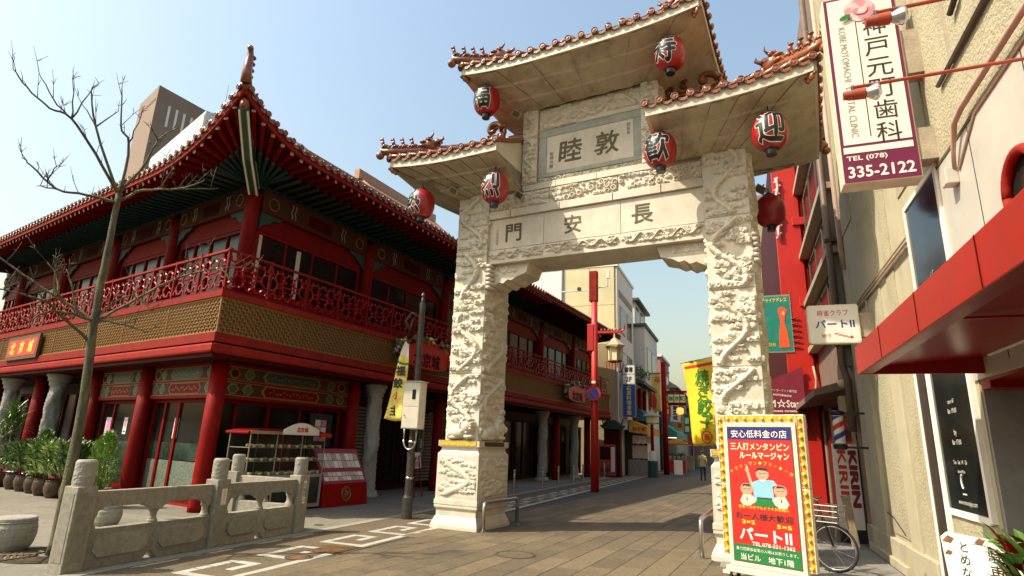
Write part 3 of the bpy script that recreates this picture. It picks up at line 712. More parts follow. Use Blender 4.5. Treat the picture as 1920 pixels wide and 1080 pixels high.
# gold fret lattice of the band: T-key pattern of little bars
for S in (SR,SL):
    b=MB(); c=.078; ny=10; hh=.82/ny; w=.02
    n=int((S.ln-.2)/c); near=[]
    for i in range(n):
        t=.03+i*c
        for j in range(ny):
            z=3.918+j*hh
            if (i+j)%2==0:
                S.box(b,t,t+c*1.0,-.034,-.012,z+hh*.38,z+hh*.38+w); S.box(b,t+c*.5-w/2,t+c*.5+w/2,-.034,-.0125,z+hh*.38+w,z+hh*1.38)
            else:
                S.box(b,t+c*.06,t+c*.06+w,-.034,-.0115,z+.01,z+hh*.98)
    b.obj('fret_lattice','gold_fret',BL,kind='stuff')
    b=MB()
    for z in (3.918,4.712): S.box(b,.0,S.ln,-.034,.004,z,z+.026)
    for i in range(int(S.ln/2.35)+1): S.box(b,i*2.35+.0,i*2.35+.03,-.034,.003,3.944,4.712)
    b.obj('band_frame','gold_fret',BL)
# balcony railing
pb=MB(); H0,H1=.05,.86; W=1.12
def arc(cx,cz,r,a0,a1,n=12,rad=.024): pb.tube([(cx+r*math.cos(R(a0+(a1-a0)*k/n)),0,cz+r*math.sin(R(a0+(a1-a0)*k/n))) for k in range(n+1)],rad,5)
for sx in (-1,1):
    arc(sx*.30,.62,.14,0,360,14); arc(sx*.28,.24,.15,40,320 if sx>0 else 360,12); arc(sx*.06,.43,.13,90,270) if sx<0 else arc(sx*.06,.43,.13,-90,90)
    arc(sx*.52,.43,.16,90,270) if sx>0 else arc(sx*.52,.43,.16,-90,90)
    arc(sx*.14,.80,.10,180,360,8); arc(sx*.14,.07,.10,0,180,8); arc(sx*.47,.76,.08,150,400,10); arc(sx*.45,.12,.08,-30,210,10)
    pb.tube([(sx*.06,0,.56),(sx*.2,0,.6)],.024,5); pb.tube([(sx*.06,0,.30),(sx*.18,0,.28)],.024,5)
pb.tube([(-.18,0,.43),(.18,0,.43)],.024,5)
pmesh=pb.mesh('railing_panel'); pmesh.materials.append(MAT['red_gloss'])
pq=MB(); pq.box(-.03,.03,-.03,.03,0,1.0); pq.box(-.04,.04,-.04,.04,1.0,1.03); pomesh=pq.mesh('railing_post'); pomesh.materials.append(MAT['red_paint'])
for S in (SR,SL):
    n=int(S.ln/1.2); 
    for k in range(n):
        t=.06+1.2*k
        mk('railing_post',pomesh,None,BL,S.P(t,-.05,4.9),(0,0,S.rot))
        if True: mk('railing_panel',pmesh,None,BL,S.P(t+.6,-.05,4.95),(0,0,S.rot))
    b=MB(); S.box(b,0.0,S.ln,-.085,-.015,5.85,5.91); b.obj('top_rail','red_sun',BL,bevel=.01)
    b=MB(); S.box(b,.0,S.ln,-.07,-.03,4.93,4.965); b.obj('bottom_rail','red_paint',BL)
# structure columns
cm=MB(); cm.lathe([(.205,0),(.205,.14),(.195,1.6),(.19,3.36)],18); cmesh=cm.mesh('column'); cmesh.materials.append(MAT['red_paint']); cmesh.polygons.foreach_set('use_smooth',[True]*len(cmesh.polygons))
cu=MB(); cu.lathe([(.19,0),(.19,3.0),(.185,3.35)],16); cumesh=cu.mesh('upper_column'); cumesh.materials.append(MAT['red_paint']); cumesh.polygons.foreach_set('use_smooth',[True]*len(cumesh.polygons))
UR=[5.8,10.4,15.0,19.6,24.2]; UL=[5.1,8.9,13.1,17.4]
pc=off(-.62); mk('column',cmesh,None,BL,(pc.x,pc.y,0)); pc=off(-1.05); mk('upper_column',cumesh,None,BL,(pc.x,pc.y,4.6))
for t in (5.3,9.9,14.5,20.9,25.6): mk('column',cmesh,None,BL,SR.P(t,-.62,0))
for t in (4.1,7.2,11.5,15.6): mk('column',cmesh,None,BL,SL.P(t,-.62,0))
for t in UR: mk('upper_column',cumesh,None,BL,SR.P(t,-1.05,4.6))
for t in UL: mk('upper_column',cumesh,None,BL,SL.P(t,-1.05,4.6))
# twisted dragon columns
def twist_col():
    b=MB(); n=28; m=70; vs=[];fs=[]; rs=random.Random(5)
    for i in range(m+1):
        z=3.35*i/m; base=.2
        if i<4: base=.30-.02*i
        if i>m-9: base=.20+.018*(i-(m-9))+(0.03 if i%3==0 else 0)
        for j in range(n):
            th=2*PI*j/n; rr=base
            if 4<=i<=m-9:
                ph=th-z*4.2; rr+=.045*max(0,math.cos(ph))**1.2+.03*max(0,math.cos(3*ph+1+z*9))+.02*math.sin(7*th+z*23)*math.sin(z*17)+.014*math.sin(11*th-z*31)
            vs.append((rr*math.cos(th),rr*math.sin(th),z))
    for i in range(m):
        for j in range(n): fs.append((i*n+j,i*n+(j+1)%n,(i+1)*n+(j+1)%n,(i+1)*n+j))
    b.add(vs,fs); b.lathe([(.36,0),(.36,.07),(.32,.12),(.31,.2)],20); 
    m_=b.mesh('dragon_column'); m_.materials.append(MAT['stone_col']); m_.polygons.foreach_set('use_smooth',[True]*len(m_.polygons)); return m_
tcm=twist_col()
for k,t in enumerate((6.15,10.8,18.9,23.2)): mk('dragon_column',tcm,None,BL,SR.P(t,-.5,0),(0,0,k*1.7))
for k,t in enumerate((9.7,13.8,18)): mk('dragon_column',tcm,None,BL,SL.P(t,-.5,0),(0,0,k*2.1+.5))
# ---- walls and openings
for S in (SR,SL):
    a=S.k*-2.4
    S.box(MB(),a,S.ln,-2.5,-2.35,0,3.36).obj('back_wall','lattice_dark',BL)
    S.box(MB(),S.k*-1.3,S.ln,-1.42,-1.28,4.74,8.6).obj('upper_wall','red_dark',BL); S.box(MB(),S.k*-1.1,S.ln,-1.279,-1.02,8.151,8.31).obj('wall_plate','green_dark',BL)
S=SL
PB=MB()
def window(S,t0,t1,o,z0,z1,div,fr='red_paint',gl='window_glass',fw=.09,extra=None,mw=.05,transom=None,name='window'):
    """a window as a part: frame bars and single panes under it"""
    b=MB(); S.box(b,t0,t1,o-.03,o+.05,z0,z0+fw); S.box(b,t0,t1,o-.03,o+.05,z1-fw,z1); S.box(b,t0,t0+fw,o-.03,o+.049,z0+fw,z1-fw); S.box(b,t1-fw,t1,o-.03,o+.049,z0+fw,z1-fw)
    xs=[t0+fw]+[t0+(t1-t0)*d for d in div]+[t1-fw]
    for d in xs[1:-1]: S.box(b,d-mw/2,d+mw/2,o-.025,o+.045,z0+fw,z1-fw)
    if transom: S.box(b,t0+fw,t1-fw,o-.02,o+.04,transom-.03,transom+.03)
    w=b.obj(name,fr,BL)
    for a,c in zip(xs[:-1],xs[1:]): S.box(MB(),a,c,o-.012,o,z0+fw,z1-fw).obj('pane',gl,w)
    return w
# ground floor, left front: glazed doors and etched lower panes
def gf_wall(S,t0,t1,z1=2.52,o=-.9):
    b=MB(); S.box(b,t0,t1,o-.08,o,0,.22); return b.obj('threshold','red_gloss',BL)
gf_wall(SL,.85,4.0); w=window(SL,.85,3.95,-.85,.22,2.52,(.16,.58,.8),mw=.1,gl='window_glass')
for a,c in ((.95,1.32),(1.42,2.58),(2.72,3.3),(3.4,3.86)): SL.box(MB(),a,c,-.849,-.843,.3,1.02).obj('etched_pane','mosaic',w); SL.box(MB(),a,c,-.849,-.845,1.04,1.45).obj('frosted_strip','glass_green',w)
gf_wall(SL,4.5,7.0); w2=window(SL,4.5,6.95,-.85,.22,2.52,(.18,.7),mw=.09); 
for a,c in ((4.6,4.92),(5.0,6.15),(6.25,6.85)): SL.box(MB(),a,c,-.849,-.844,.32,1.42).obj('frosted_strip','glass_green',w2)
gf_wall(SL,7.5,11.3); window(SL,7.5,11.2,-1.3,.22,2.9,(.25,.5,.75),mw=.12,fr='red_dark'); gf_wall(SL,11.8,15.4); window(SL,11.8,15.4,-1.3,.22,2.9,(.25,.5,.75),mw=.12,fr='red_dark')
window(SL,15.9,19.8,-1.3,.22,2.9,(.25,.5,.75),mw=.12,fr='red_dark')
# ground floor, street front
SR.box(MB(),1.0,5.1,-1.05,-.9,0,1.0).obj('dado_wall','red_paint',BL)
window(SR,1.0,5.1,-.92,1.0,2.52,(.12,.36,.62,.8),mw=.07)
SR.box(MB(),5.12,5.28,-2.3,-.7,0,3.36).obj('return_wall','red_dark',BL)
for k,(a,c) in enumerate(((6.6,9.6),(10.2,14.2),(14.9,20.6),(21.3,25.3),(26,27.8))):
    window(SR,a,c,-1.9,.1,2.9,(.2,.4,.6,.8),fr='red_dark',mw=.08,name='shopfront')
    b=MB()
    for q in range(22): SR.box(b,a+.2,a+(c-a)*.35,-1.86,-1.84,.25+q*.115,.33+q*.115)
    b.obj('roller_shutter','wall_grey',BL)
# painted boards under the ledge: panels with cartouches
def painted_board(S,t0,t1,o,z0,z1,dark):
    p=S.box(MB(),t0,t1,o-.05,o,z0,z1).obj('painted_board','paint_mix',BL)
    b=MB(); 
    for z in (z0,z1-.02): S.box(b,t0,t1,o,o+.012,z,z+.02)
    b.obj('board_edging','paint_gold',p)
    tm_=(t0+t1)/2; L=t1-t0; h=z1-z0; zc=(z0+z1)/2
    def lozenge(tc,hw,hh,mt,dd,name):
        pts=[(-hw,0),(-hw+hh*.8,hh),(hw-hh*.8,hh),(hw,0),(hw-hh*.8,-hh),(-hw+hh*.8,-hh)]
        q=MB(); q.add([S.P(tc+x,o+dd,zc+z) for x,z in pts]+[S.P(tc+x,o-.01,zc+z) for x,z in pts],[tuple(range(6)),tuple(range(11,5,-1))]+[(i,(i+1)%6,6+(i+1)%6,6+i) for i in range(6)])
        return q.obj(name,mt,p)
    lozenge(tm_,L*.235,h*.42,'paint_gold',.008,'cartouche_rim'); lozenge(tm_,L*.22,h*.36,'green_dark' if dark else 'red_paint',.014,'cartouche')
    for sg in (-1,1):
        for q in (.33,.43):
            lozenge(tm_+sg*L*q,h*.5,h*.38,'paint_gold' ,.008,'diamond_rim'); lozenge(tm_+sg*L*q,h*.38,h*.28,'green_bright' if q<.4 else ('red_dark' if dark else 'green_dark'),.013,'diamond')
    b=MB(); rs=random.Random(int(t0*31)); 
    for q in range(14):
        x=tm_+L*.17*(q/13*2-1); zz=zc+h*.12*math.sin(q*1.9); b.M=None; b.hexa([S.P(x-.03,o+.012,zz-.02),S.P(x+.03,o+.012,zz-.02),S.P(x+.03,o+.018,zz-.02),S.P(x-.03,o+.018,zz-.02),S.P(x-.03,o+.012,zz+.02),S.P(x+.03,o+.012,zz+.02),S.P(x+.03,o+.018,zz+.02),S.P(x-.03,o+.018,zz+.02)])
    b.obj('cartouche_motif','paint_gold',p,kind='stuff')
for S,spans in ((SR,((.85,5.1),)),(SL,((.6,3.9),(4.35,7.0)))):
    for a,c in spans:
        painted_board(S,a,c,-.66,2.97,3.30,True); painted_board(S,a,c,-.66,2.60,2.93,False)
        b=MB(); S.box(b,a,c,-.74,-.64,2.52,2.595); S.box(b,a,c,-.74,-.64,2.93,2.965); S.box(b,a,c,-.74,-.64,3.30,3.36); b.obj('board_rail','red_paint',BL)
# upper floor windows, boards and beams between columns
def upper(S,cols,t0):
    ts=[t0]+cols
    for a,c in zip(ts,ts[1:]+[S.ln]):
        if c-a<1: continue
        S.box(MB(),a+.2,c-.2,-1.28,-1.1,4.74,5.38).obj('spandrel_board','red_paint',BL)
        w=window(S,a+.25,c-.25,-1.18,5.38,7.05,(.25,.5,.75),mw=.06,fr='red_paint')
        S.box(MB(),a+.2,c-.2,-1.27,-1.12,7.06,7.55).obj('red_board','red_paint',BL)
        p=S.box(MB(),a+.19,c-.19,-1.27,-1.0,7.55,8.15).obj('painted_beam','paint_mix',BL)
        b=MB()
        for z in (7.56,8.11): S.box(b,a+.2,c-.2,-1.0,-.985,z,z+.03)
        b.obj('beam_edging','red_paint',p)
        for q in (.28,.72):
            tt=a+(c-a)*q; b=MB()
            for e in (-.09,.03): b.tube([S.P(tt+e+.03*math.sin(k*1.6),-.98,7.66+k*.07) for k in range(7)],.017,5)
            b.obj('squiggle_motif','motif_pale',p)
        for q in (.12,.88):
            tt=a+(c-a)*q; b=MB(); rr=.17
            b.tube([S.P(tt+rr*math.cos(k*PI/6),-.985,7.85+rr*math.sin(k*PI/6)) for k in range(13)],.022,5); b.obj('roundel','paint_gold',p)
        S.box(MB(),a+(c-a)*.4,a+(c-a)*.6,-1.0,-.985,7.68,8.02).obj('beam_panel','red_dark',p)
        for sg,e in ((1,a+.2),(-1,c-.2)):
            b=MB(); pts=[(0,7.54),(.75,7.54),(.6,7.42),(.42,7.4),(.3,7.28),(.12,7.2),(0,7.05)]
            b.add([S.P(e+sg*x,-1.03,z) for x,z in pts]+[S.P(e+sg*x,-1.1,z) for x,z in pts],[tuple(range(7)),tuple(range(13,6,-1))]+[(i,(i+1)%7,7+(i+1)%7,7+i) for i in range(7)]); b.obj('carved_brace','green_dark',BL)
upper(SR,UR,1.25); upper(SL,UL,1.25)
# cream curtain edges behind the corner windows
for S in (SR,SL):
    S.box(MB(),1.55,1.72,-1.19,-1.165,5.47,6.96).obj('curtain','frame_cream',BL)
SR.box(MB(),2.95,3.1,-1.178,-1.172,5.47,6.9).obj('curtain','frame_cream',BL)
# ---- eaves
_q=np.linalg.solve(_A,[SR.e,SL.e]); ce=Vector((_q[0],_q[1],0)); SR.tc=ce.dot(SR.d); SL.tc=ce.dot(SL.d)
def lift(s,S): return S.la*max(0,1-s/S.lr)**2.5
def eav(S,t,dz=0,extra=0):
    s=max(0,t-S.tc); l=lift(s,S); return S.P(t,S.e+extra,S.z0+l+dz)
def rafter_mesh(sq,r,mt,cap):
    b=MB()
    if sq: b.box(0,1,-r,r,-r,r)
    else: b.tube([(0,0,0),(1,0,0)],r,8)
    m=b.mesh('rafter'); m.materials.append(MAT[mt]); m.materials.append(MAT[cap]); 
    for p in m.polygons:
        if p.normal.x>.9: p.material_index=1
    return m
rg=rafter_mesh(False,.05,'green_rafter','paint_gold'); rr_=rafter_mesh(True,.045,'red_paint','wood_end')
def strut(name,mesh,a,c):
    a,c=Vector(a),Vector(c); d=c-a; o=mk(name,mesh,None,BL,a); o.rotation_euler=d.to_track_quat('X','Z').to_euler(); o.scale=(d.length,1,1); return o
for S in (SR,SL):
    tc=S.tc; n=int((S.ln-tc)/.31)
    far=MB()
    for k in range(1,n):
        t=tc+k*.31; s=t-tc; l=lift(s,S); a=min(1,s/2.6)
        ti=max(t,1.15+(t-tc)*.12) if t<1.35 else t       # the fan at the corner
        e=Vector(eav(S,t)); st=Vector(S.P(ti,-1.05,8.26)); mid=st.lerp(e,.64); mid.z=st.z+(S.z0-st.z)*.5+l*.36
        if t<17:
            strut('rafter',rg,st,mid+Vector((0,0,-.02))); strut('flying_rafter',rr_,st.lerp(mid,.86)+Vector((0,0,.11)),e+Vector((0,0,.0)))
        else:
            far.tube([st,mid],.05,6); far.tube([st.lerp(mid,.55)+Vector((0,0,.1)),e],.045,4)
    far.obj('distant_rafters','red_dark',BL,kind='stuff')
    # soffit boards, fascia, roof edge
    N=60; b=MB()
    def sof(u,v):
        t=tc+(S.ln-tc)*u**1.5; e=Vector(eav(S,t,.06)); ti=max(t,1.2); i=Vector(S.P(ti,-1.3,8.36)); q=i.lerp(e,v); q.z=i.z+(e.z-i.z)*(v**1.6); return q
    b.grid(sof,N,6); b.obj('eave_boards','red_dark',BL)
    b=MB(); ts=[tc+(S.ln-tc)*(k/N)**1.5 for k in range(N+1)]
    for a,c in zip(ts[:-1],ts[1:]):
        p0,p1,q0,q1=eav(S,a,.05,.0),eav(S,c,.05,.0),eav(S,a,.05,.06),eav(S,c,.05,.06)
        up=lambda p,h:(p[0],p[1],p[2]+h)
        b.hexa([p0,p1,q1,q0,up(p0,.17),up(p1,.17),up(q1,.17),up(q0,.17)])
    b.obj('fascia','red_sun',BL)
    n=int((S.ln-tc)/.27); fb=MB()
    for k in range(n):
        t=tc+.1+k*.27; p=eav(S,t,.27,.10); q=eav(S,t+.135,.25,.09)
        if t<16:
            mk('tile_cap',capmesh,None,BL,p,(0,0,S.rot)); mk('drip_tile',dripmesh,None,BL,q,(0,0,S.rot))
        else: fb.ball(p,.065,6,4); fb.ball(q,(.08,.08,.04),6,4)
    fb.obj('distant_eave_tiles','glaze',BL,kind='stuff')
# roof decks and tile rows
def roofrow(S,t,o1,z1,tr): 
    e=Vector(eav(S,t,.24,.08)); top=Vector(S.P(tr,o1,z1)); return [e.lerp(top,s)+Vector((0,0,-.55*math.sin(PI*s)*(1-s)*1.0)) for s in (0,.15,.35,.6,.8,1)]
b=MB(); b2=MB(); tc=SR.tc
for k in range(0,50):
    t=tc+k*.27; 
    if t>12.6: break
    tr=max(6.0,t); row=roofrow(SR,t,-5,12.35,tr); b.tube(row,.07,6)
    row2=roofrow(SR,t+.27,-5,12.35,max(6.0,t+.27))
    for p,q,r_,s_ in zip(row[:-1],row[1:],row2[1:],row2[:-1]): b2.quad(p,s_,r_,q)
tcl=SL.tc; peak=Vector(SR.P(6.0,-5,12.35))
for k in range(0,80):
    t=tcl+k*.27
    if t>SL.ln: break
    f=min(1,max(0,(t-tcl)/9.0)); top=peak.lerp(Vector(SL.P(9,-4,10.0)),f) if f<1 else Vector(SL.P(t,-4,10.0))
    e=Vector(eav(SL,t,.24,.08)); row=[e.lerp(top,s)+Vector((0,0,-.5*math.sin(PI*s)*(1-s))) for s in (0,.2,.5,.8,1)]; b.tube(row,.07,6)
    t2=t+.27; f=min(1,max(0,(t2-tcl)/9.0)); top=peak.lerp(Vector(SL.P(9,-4,10.0)),f) if f<1 else Vector(SL.P(t2,-4,10.0))
    e=Vector(eav(SL,t2,.24,.08)); row2=[e.lerp(top,s)+Vector((0,0,-.5*math.sin(PI*s)*(1-s))) for s in (0,.2,.5,.8,1)]
    for p,q,r_,s_ in zip(row[:-1],row[1:],row2[1:],row2[:-1]): b2.quad(p,s_,r_,q)
for k in range(0,60):
    t=12.6+k*.27
    if t>SR.ln: break
    e=Vector(eav(SR,t,.24,.08)); b.tube([e,Vector(SR.P(t,-.2,8.75))],.06,5)
b.obj('roof_tiles','glaze',BL,smooth=True,kind='stuff'); b2.obj('roof_deck','glaze',BL)
b=MB(); SR.box(b,12.5,SR.ln,-4,.7,8.5,8.62); b.obj('flat_roof','wall_grey',BL)
b=MB(); SR.box(b,6.0,12.7,-5.14,-4.9,12.2,12.5); b.obj('roof_ridge','glaze_tan',BL); 
b=MB()
for k in range(23): b.tube([SR.P(10.6+k*.27,-4.75,12.15),SR.P(10.6+k*.27,-6.4,13.55)],.075,6)
b.obj('upper_tiles','glaze_tan',BL,smooth=True,kind='stuff')
b=MB(); b.hexa([SR.P(10.5,-4.75,12.1),SR.P(16.6,-4.75,12.1),SR.P(16.6,-6.5,12.1),SR.P(10.5,-6.5,12.1),SR.P(10.5,-4.75,12.15),SR.P(16.6,-4.75,12.15),SR.P(16.6,-6.5,13.6),SR.P(10.5,-6.5,13.6)]); b.obj('upper_roof','glaze_tan',BL)
b=MB(); SR.box(b,10.4,16.7,-6.65,-6.35,13.5,14.0); b.obj('upper_ridge','glaze_tan',BL)
SR.box(MB(),12.55,12.7,-5.0,-1.2,8.5,8.62).obj('verge','glaze',BL)
# corner beam, finial and hip ridge
tip=Vector((ce.x,ce.y,9.35)); ci=off(-1.0)
def beam(pts,w,h,mt,name,par=BL,dz=0):
    b=MB(); dr=(Vector((ce.x,ce.y,0))-Vector((ci.x,ci.y,0))).normalized(); sd=Vector((-dr.y,dr.x,0))
    for p,q in zip(pts[:-1],pts[1:]):
        p,q=Vector(p),Vector(q); b.hexa([p-sd*w+Vector((0,0,dz-h)),q-sd*w+Vector((0,0,dz-h)),q+sd*w+Vector((0,0,dz-h)),p+sd*w+Vector((0,0,dz-h)),p-sd*w+Vector((0,0,dz)),q-sd*w+Vector((0,0,dz)),q+sd*w+Vector((0,0,dz)),p+sd*w+Vector((0,0,dz))])
    return b.obj(name,mt,par)
o1=off(-1.0); o2=o1.lerp(ce,.5); o3=o1.lerp(ce,.93)
cpts=[(o1.x,o1.y,8.12),(o2.x,o2.y,8.58),(o3.x,o3.y,9.28)]
cb=beam(cpts,.115,.30,'green_bright','corner_beam')
for so in (-1,1):
    dr_=(Vector((ce.x,ce.y,0))-Vector((ci.x,ci.y,0))).normalized(); sd_=Vector((-dr_.y,dr_.x,0))
    q=[Vector(p)+sd_*so*.095 for p in cpts]; beam(q,.021,.04,'white_paint','beam_edge_strip',cb,dz=-.275); q=[Vector(p)+sd_*so*.062 for p in cpts]; beam(q,.01,.04,'paint_gold','beam_gold_strip',cb,dz=-.272); q=[Vector(p)+sd_*so*.105 for p in cpts]; beam(q,.013,.03,'white_paint','beam_edge_strip',cb,dz=-.02)
b=MB(); b.ball((o3.x,o3.y,9.18),(.12,.12,.18)); b.ball((o3.x+.05,o3.y-.08,9.1),(.07,.07,.09)); b.obj('beam_head','glaze',BL,smooth=True)
b=MB(); dr=(Vector((ce.x,ce.y,0))-Vector((ci.x,ci.y,0))).normalized()
hp=[Vector((ce.x,ce.y,9.56))+dr*.05]
for k in range(1,9):
    s=k/8; p=Vector((ce.x,ce.y,9.62)).lerp(peak,s); p.z+=-1.3*math.sin(PI*s)*(1-s); hp.append(p)
b.tube(hp,[.13]*9,8); b.tube([p+Vector((0,0,.13)) for p in hp],.09,8); b.obj('hip_ridge','glaze',BL,smooth=True)
b=MB(); base=Vector((ce.x,ce.y,9.6)); 
b.tube([base+dr*.02,base+dr*.1+Vector((0,0,.22)),base+dr*.08+Vector((0,0,.5)),base+dr*.04+Vector((0,0,.72)),base+dr*.12+Vector((0,0,.86)),base+dr*.2+Vector((0,0,.82))],[.13,.11,.095,.075,.06,.03],8); b.ball(base+dr*.15+Vector((0,0,.84)),.075)
for k in range(9): b.ball(base+dr*(-.05+.02*(k%2))+Vector((.06*(-1)**k,0,.02+.085*k)),(.08,.08,.055))
b.obj('corner_finial','glaze',BL,smooth=True)
for k in range(7):
    p=hp[1].lerp(hp[3],k/6)+Vector((0,0,.2)); o=mk('ridge_beast',bm1,None,BL,p,(0,0,math.atan2(-dr.y,-dr.x))); o.scale=(1.2,1.2,1.2)
for k in range(6):
    p=eav(SL,tcl+.25+.3*k,.30,.1)
# ---- signs on the building
sg=MB(); SL.box(sg,10.25,13.05,.05,.13,3.86,4.64); SG=sg.obj('name_board','fret_back',None); SG.location=BL.location
tag(SG,'red restaurant name board with gold brushed characters on the gold fret band','sign'); SG.name='name_board'
SL.box(MB(),10.37,12.93,.13,.136,3.97,4.53).obj('red_field','sign_red',SG)
for s,t in (('北',12.45),('京',11.65),('城',10.85)): text(s,'ink_yellow',SG,SL.P(t,.137,4.25),h=.42,rot=(PI/2,0,SL.rot),bold=.02,name='gold_character',shear=.15)
def fan_sign(t0,t1,label):
    t=thing('fan_signboard',label,'sign',BL.location)
    tm_=(t0+t1)/2; pts=[]
    for k in range(13):
        a=PI*k/12; pts.append((math.cos(a)*(t1-t0)*.5,.35+.45*math.sin(a)))
    pts+= [(-(t1-t0)*.42,-.3),(-(t1-t0)*.2,-.42),((t1-t0)*.2,-.42),((t1-t0)*.42,-.3)]
    pts=[(x*.86,z*.8) for x,z in pts]; n=len(pts); b=MB()
    b.add([SR.P(tm_+x,.36,4.35+z) for x,z in pts]+[SR.P(tm_+x,.14,4.35+z) for x,z in pts],[tuple(range(n)),tuple(range(2*n-1,n-1,-1))]+[(i,(i+1)%n,n+(i+1)%n,n+i) for i in range(n)])
    b.obj('board','sign_red',t)
    text('北京城','red_dark',t,SR.P(tm_,.365,4.3),h=.5,rot=(PI/2,0,SR.rot),bold=.02,name='lettering')
    rs=random.Random(3)
    for k in range(26):
        a=PI*(k/25)*1.25-.4; x=math.cos(a)*(t1-t0)*.47; z=.12+.52*math.sin(a)
        b=MB(); 
        for q in range(6): b.ball(SR.P(tm_+x+rs.uniform(-.12,.12),.3+rs.uniform(-.1,.16),4.35+z+rs.uniform(-.12,.12)),rs.uniform(.035,.075),6,4)
        b.obj('flower_cluster',('leaf_dark','pink_deep','leaf','red_dark','leaf_dark','cloth_pale','leaf_dark')[k%7],t,smooth=True)
fan_sign(5.95,9.2,'red fan-shaped board edged with artificial flowers near the corner of the balcony')
fan_sign(19.8,23.1,'red fan-shaped board edged with artificial flowers far along the balcony behind the red pole')
# ================================================================ STONE BALUSTRADE
def post_part(root,x,y,rough=True):
    b=MB(); b.box(x-.13,x+.13,y-.13,y+.13,-.01,1.0); p=b.obj('post','granite',root,bevel=.012)
    b=MB(); b.box(x+.131,x+.136,y-.09,y+.09,.12,.92); b.box(x-.09,x+.09,y-.136,y-.131,.12,.92); b.obj('post_panel','granite',p,bevel=.004)
    c=MB(); pr=[(.10,1.0),(.118,1.012)]; rs=random.Random(int(x*91+y*17))
    n=20; m=14; vs=[];fs=[]
    for i in range(m+1):
        z=1.0+.32*i/m
        for j in range(n):
            r=.122+(rs.uniform(-.005,.002) if 1<i<m-1 else -.004)
            if i==m: r=.10
            vs.append((x+r*math.cos(2*PI*j/n),y+r*math.sin(2*PI*j/n),z))
    for i in range(m):
        for j in range(n): fs.append((i*n+j,i*n+(j+1)%n,(i+1)*n+(j+1)%n,(i+1)*n+j))
    fs.append(tuple(range(m*n,(m+1)*n))); c.add(vs,fs); c.obj('carved_cap','granite_light',p,smooth=False)
    return p
def octo(y0,y1,z0,z1,c): return [(y0+c,z0),(y1-c,z0),(y1,z0+c),(y1,z1-c),(y1-c,z1),(y0+c,z1),(y0,z1-c),(y0,z0+c)]
def bay(root,y0,y1,x=0,rot=None):
    """panel, baluster and hand rail between two posts, along +y at x"""
    L=y1-y0; ym=(y0+y1)/2; out=[]
    # lower panel with a small triangular drain hole
    pts=[(y0,-.01),(ym-.11,-.01),(ym-.07,.05),(ym,.11),(ym+.07,.05),(ym+.11,-.01),(y1,-.01),(y1,.47),(y0,.47)]
    p=MB().prism(pts,x-.07,x+.07,'x').obj('lower_panel','granite',root,bevel=.006); out.append(p)
    for a,c in ((y0+.08,ym-.06),(ym+.06,y1-.08)):
        o=MB().prism(octo(a,c,.1,.40,.09),x+.0705,x+.0745,'x').obj('panel_groove','granite',p)
        MB().prism(octo(a+.022,c-.022,.122,.378,.08),x+.0706,x+.098,'x').obj('raised_field','granite',p,bevel=.008)
    sc=[(y0,.60)]
    for c in (y0+.0,ym,y1): pass
    def cup(c,hw): return [(c-hw-.14,.655),(c-hw-.12,.625),(c-hw-.06,.615),(c-hw-.04,.585),(c-hw,.575),(c+hw,.575),(c+hw+.04,.585),(c+hw+.06,.615),(c+hw+.12,.625),(c+hw+.14,.655)]
    low=[(y,z+.075) for y,z in [(y0,.575),(y0+.07,.575),(y0+.10,.585),(y0+.12,.615),(y0+.17,.625),(y0+.19,.655)]+cup(ym,.06)+[(y1-.19,.655),(y1-.17,.625),(y1-.12,.615),(y1-.10,.585),(y1-.07,.575),(y1,.575)]]
    pts=low+[(y1,.93),(y0,.93)]
    out.append(MB().prism(pts,x-.06,x+.06,'x').obj('hand_rail','granite',root,bevel=.01))
    for c in (ym,y1-.06,y0+.06):
        out.append(MB().lathe([(.07,.47),(.07,.495),(.058,.505),(.046,.55),(.05,.60),(.066,.63),(.07,.655)],14,(x,c,0)).obj('baluster','granite',root,smooth=False))
    return out
BA=thing('stone_balustrade','weathered grey granite balustrade with round carved post caps beside the street','balustrade',(-7.86,5.35,0))
for y in (0,2.15,4.05): post_part(BA,0,y)
bay(BA,.13,2.02); bay(BA,2.28,3.92)
text('車両通行禁止','ink_red',BA,(.142,2.17,.74),h=.2,vertical=True,rot=(PI/2,0,PI/2),name='sticker_lettering',depth=.002)
MB().box(.131,.138,2.12,2.22,.62,.86).obj('sticker','sign_white',BA); MB().box(.131,.138,4.02,4.09,.5,.9).obj('sticker','sign_white',BA)
text('駐輪禁止','ink',BA,(.142,4.055,.7),h=.34,vertical=True,rot=(PI/2,0,PI/2),name='sticker_lettering',depth=.002)
BR=thing('return_balustrade','short sunlit return of the granite balustrade ending at a capped post by the food cart','balustrade',(-7.99,9.4,0),PI/2)
post_part(BR,0,1.42)
for o in bay(BR,0.0,1.29): pass
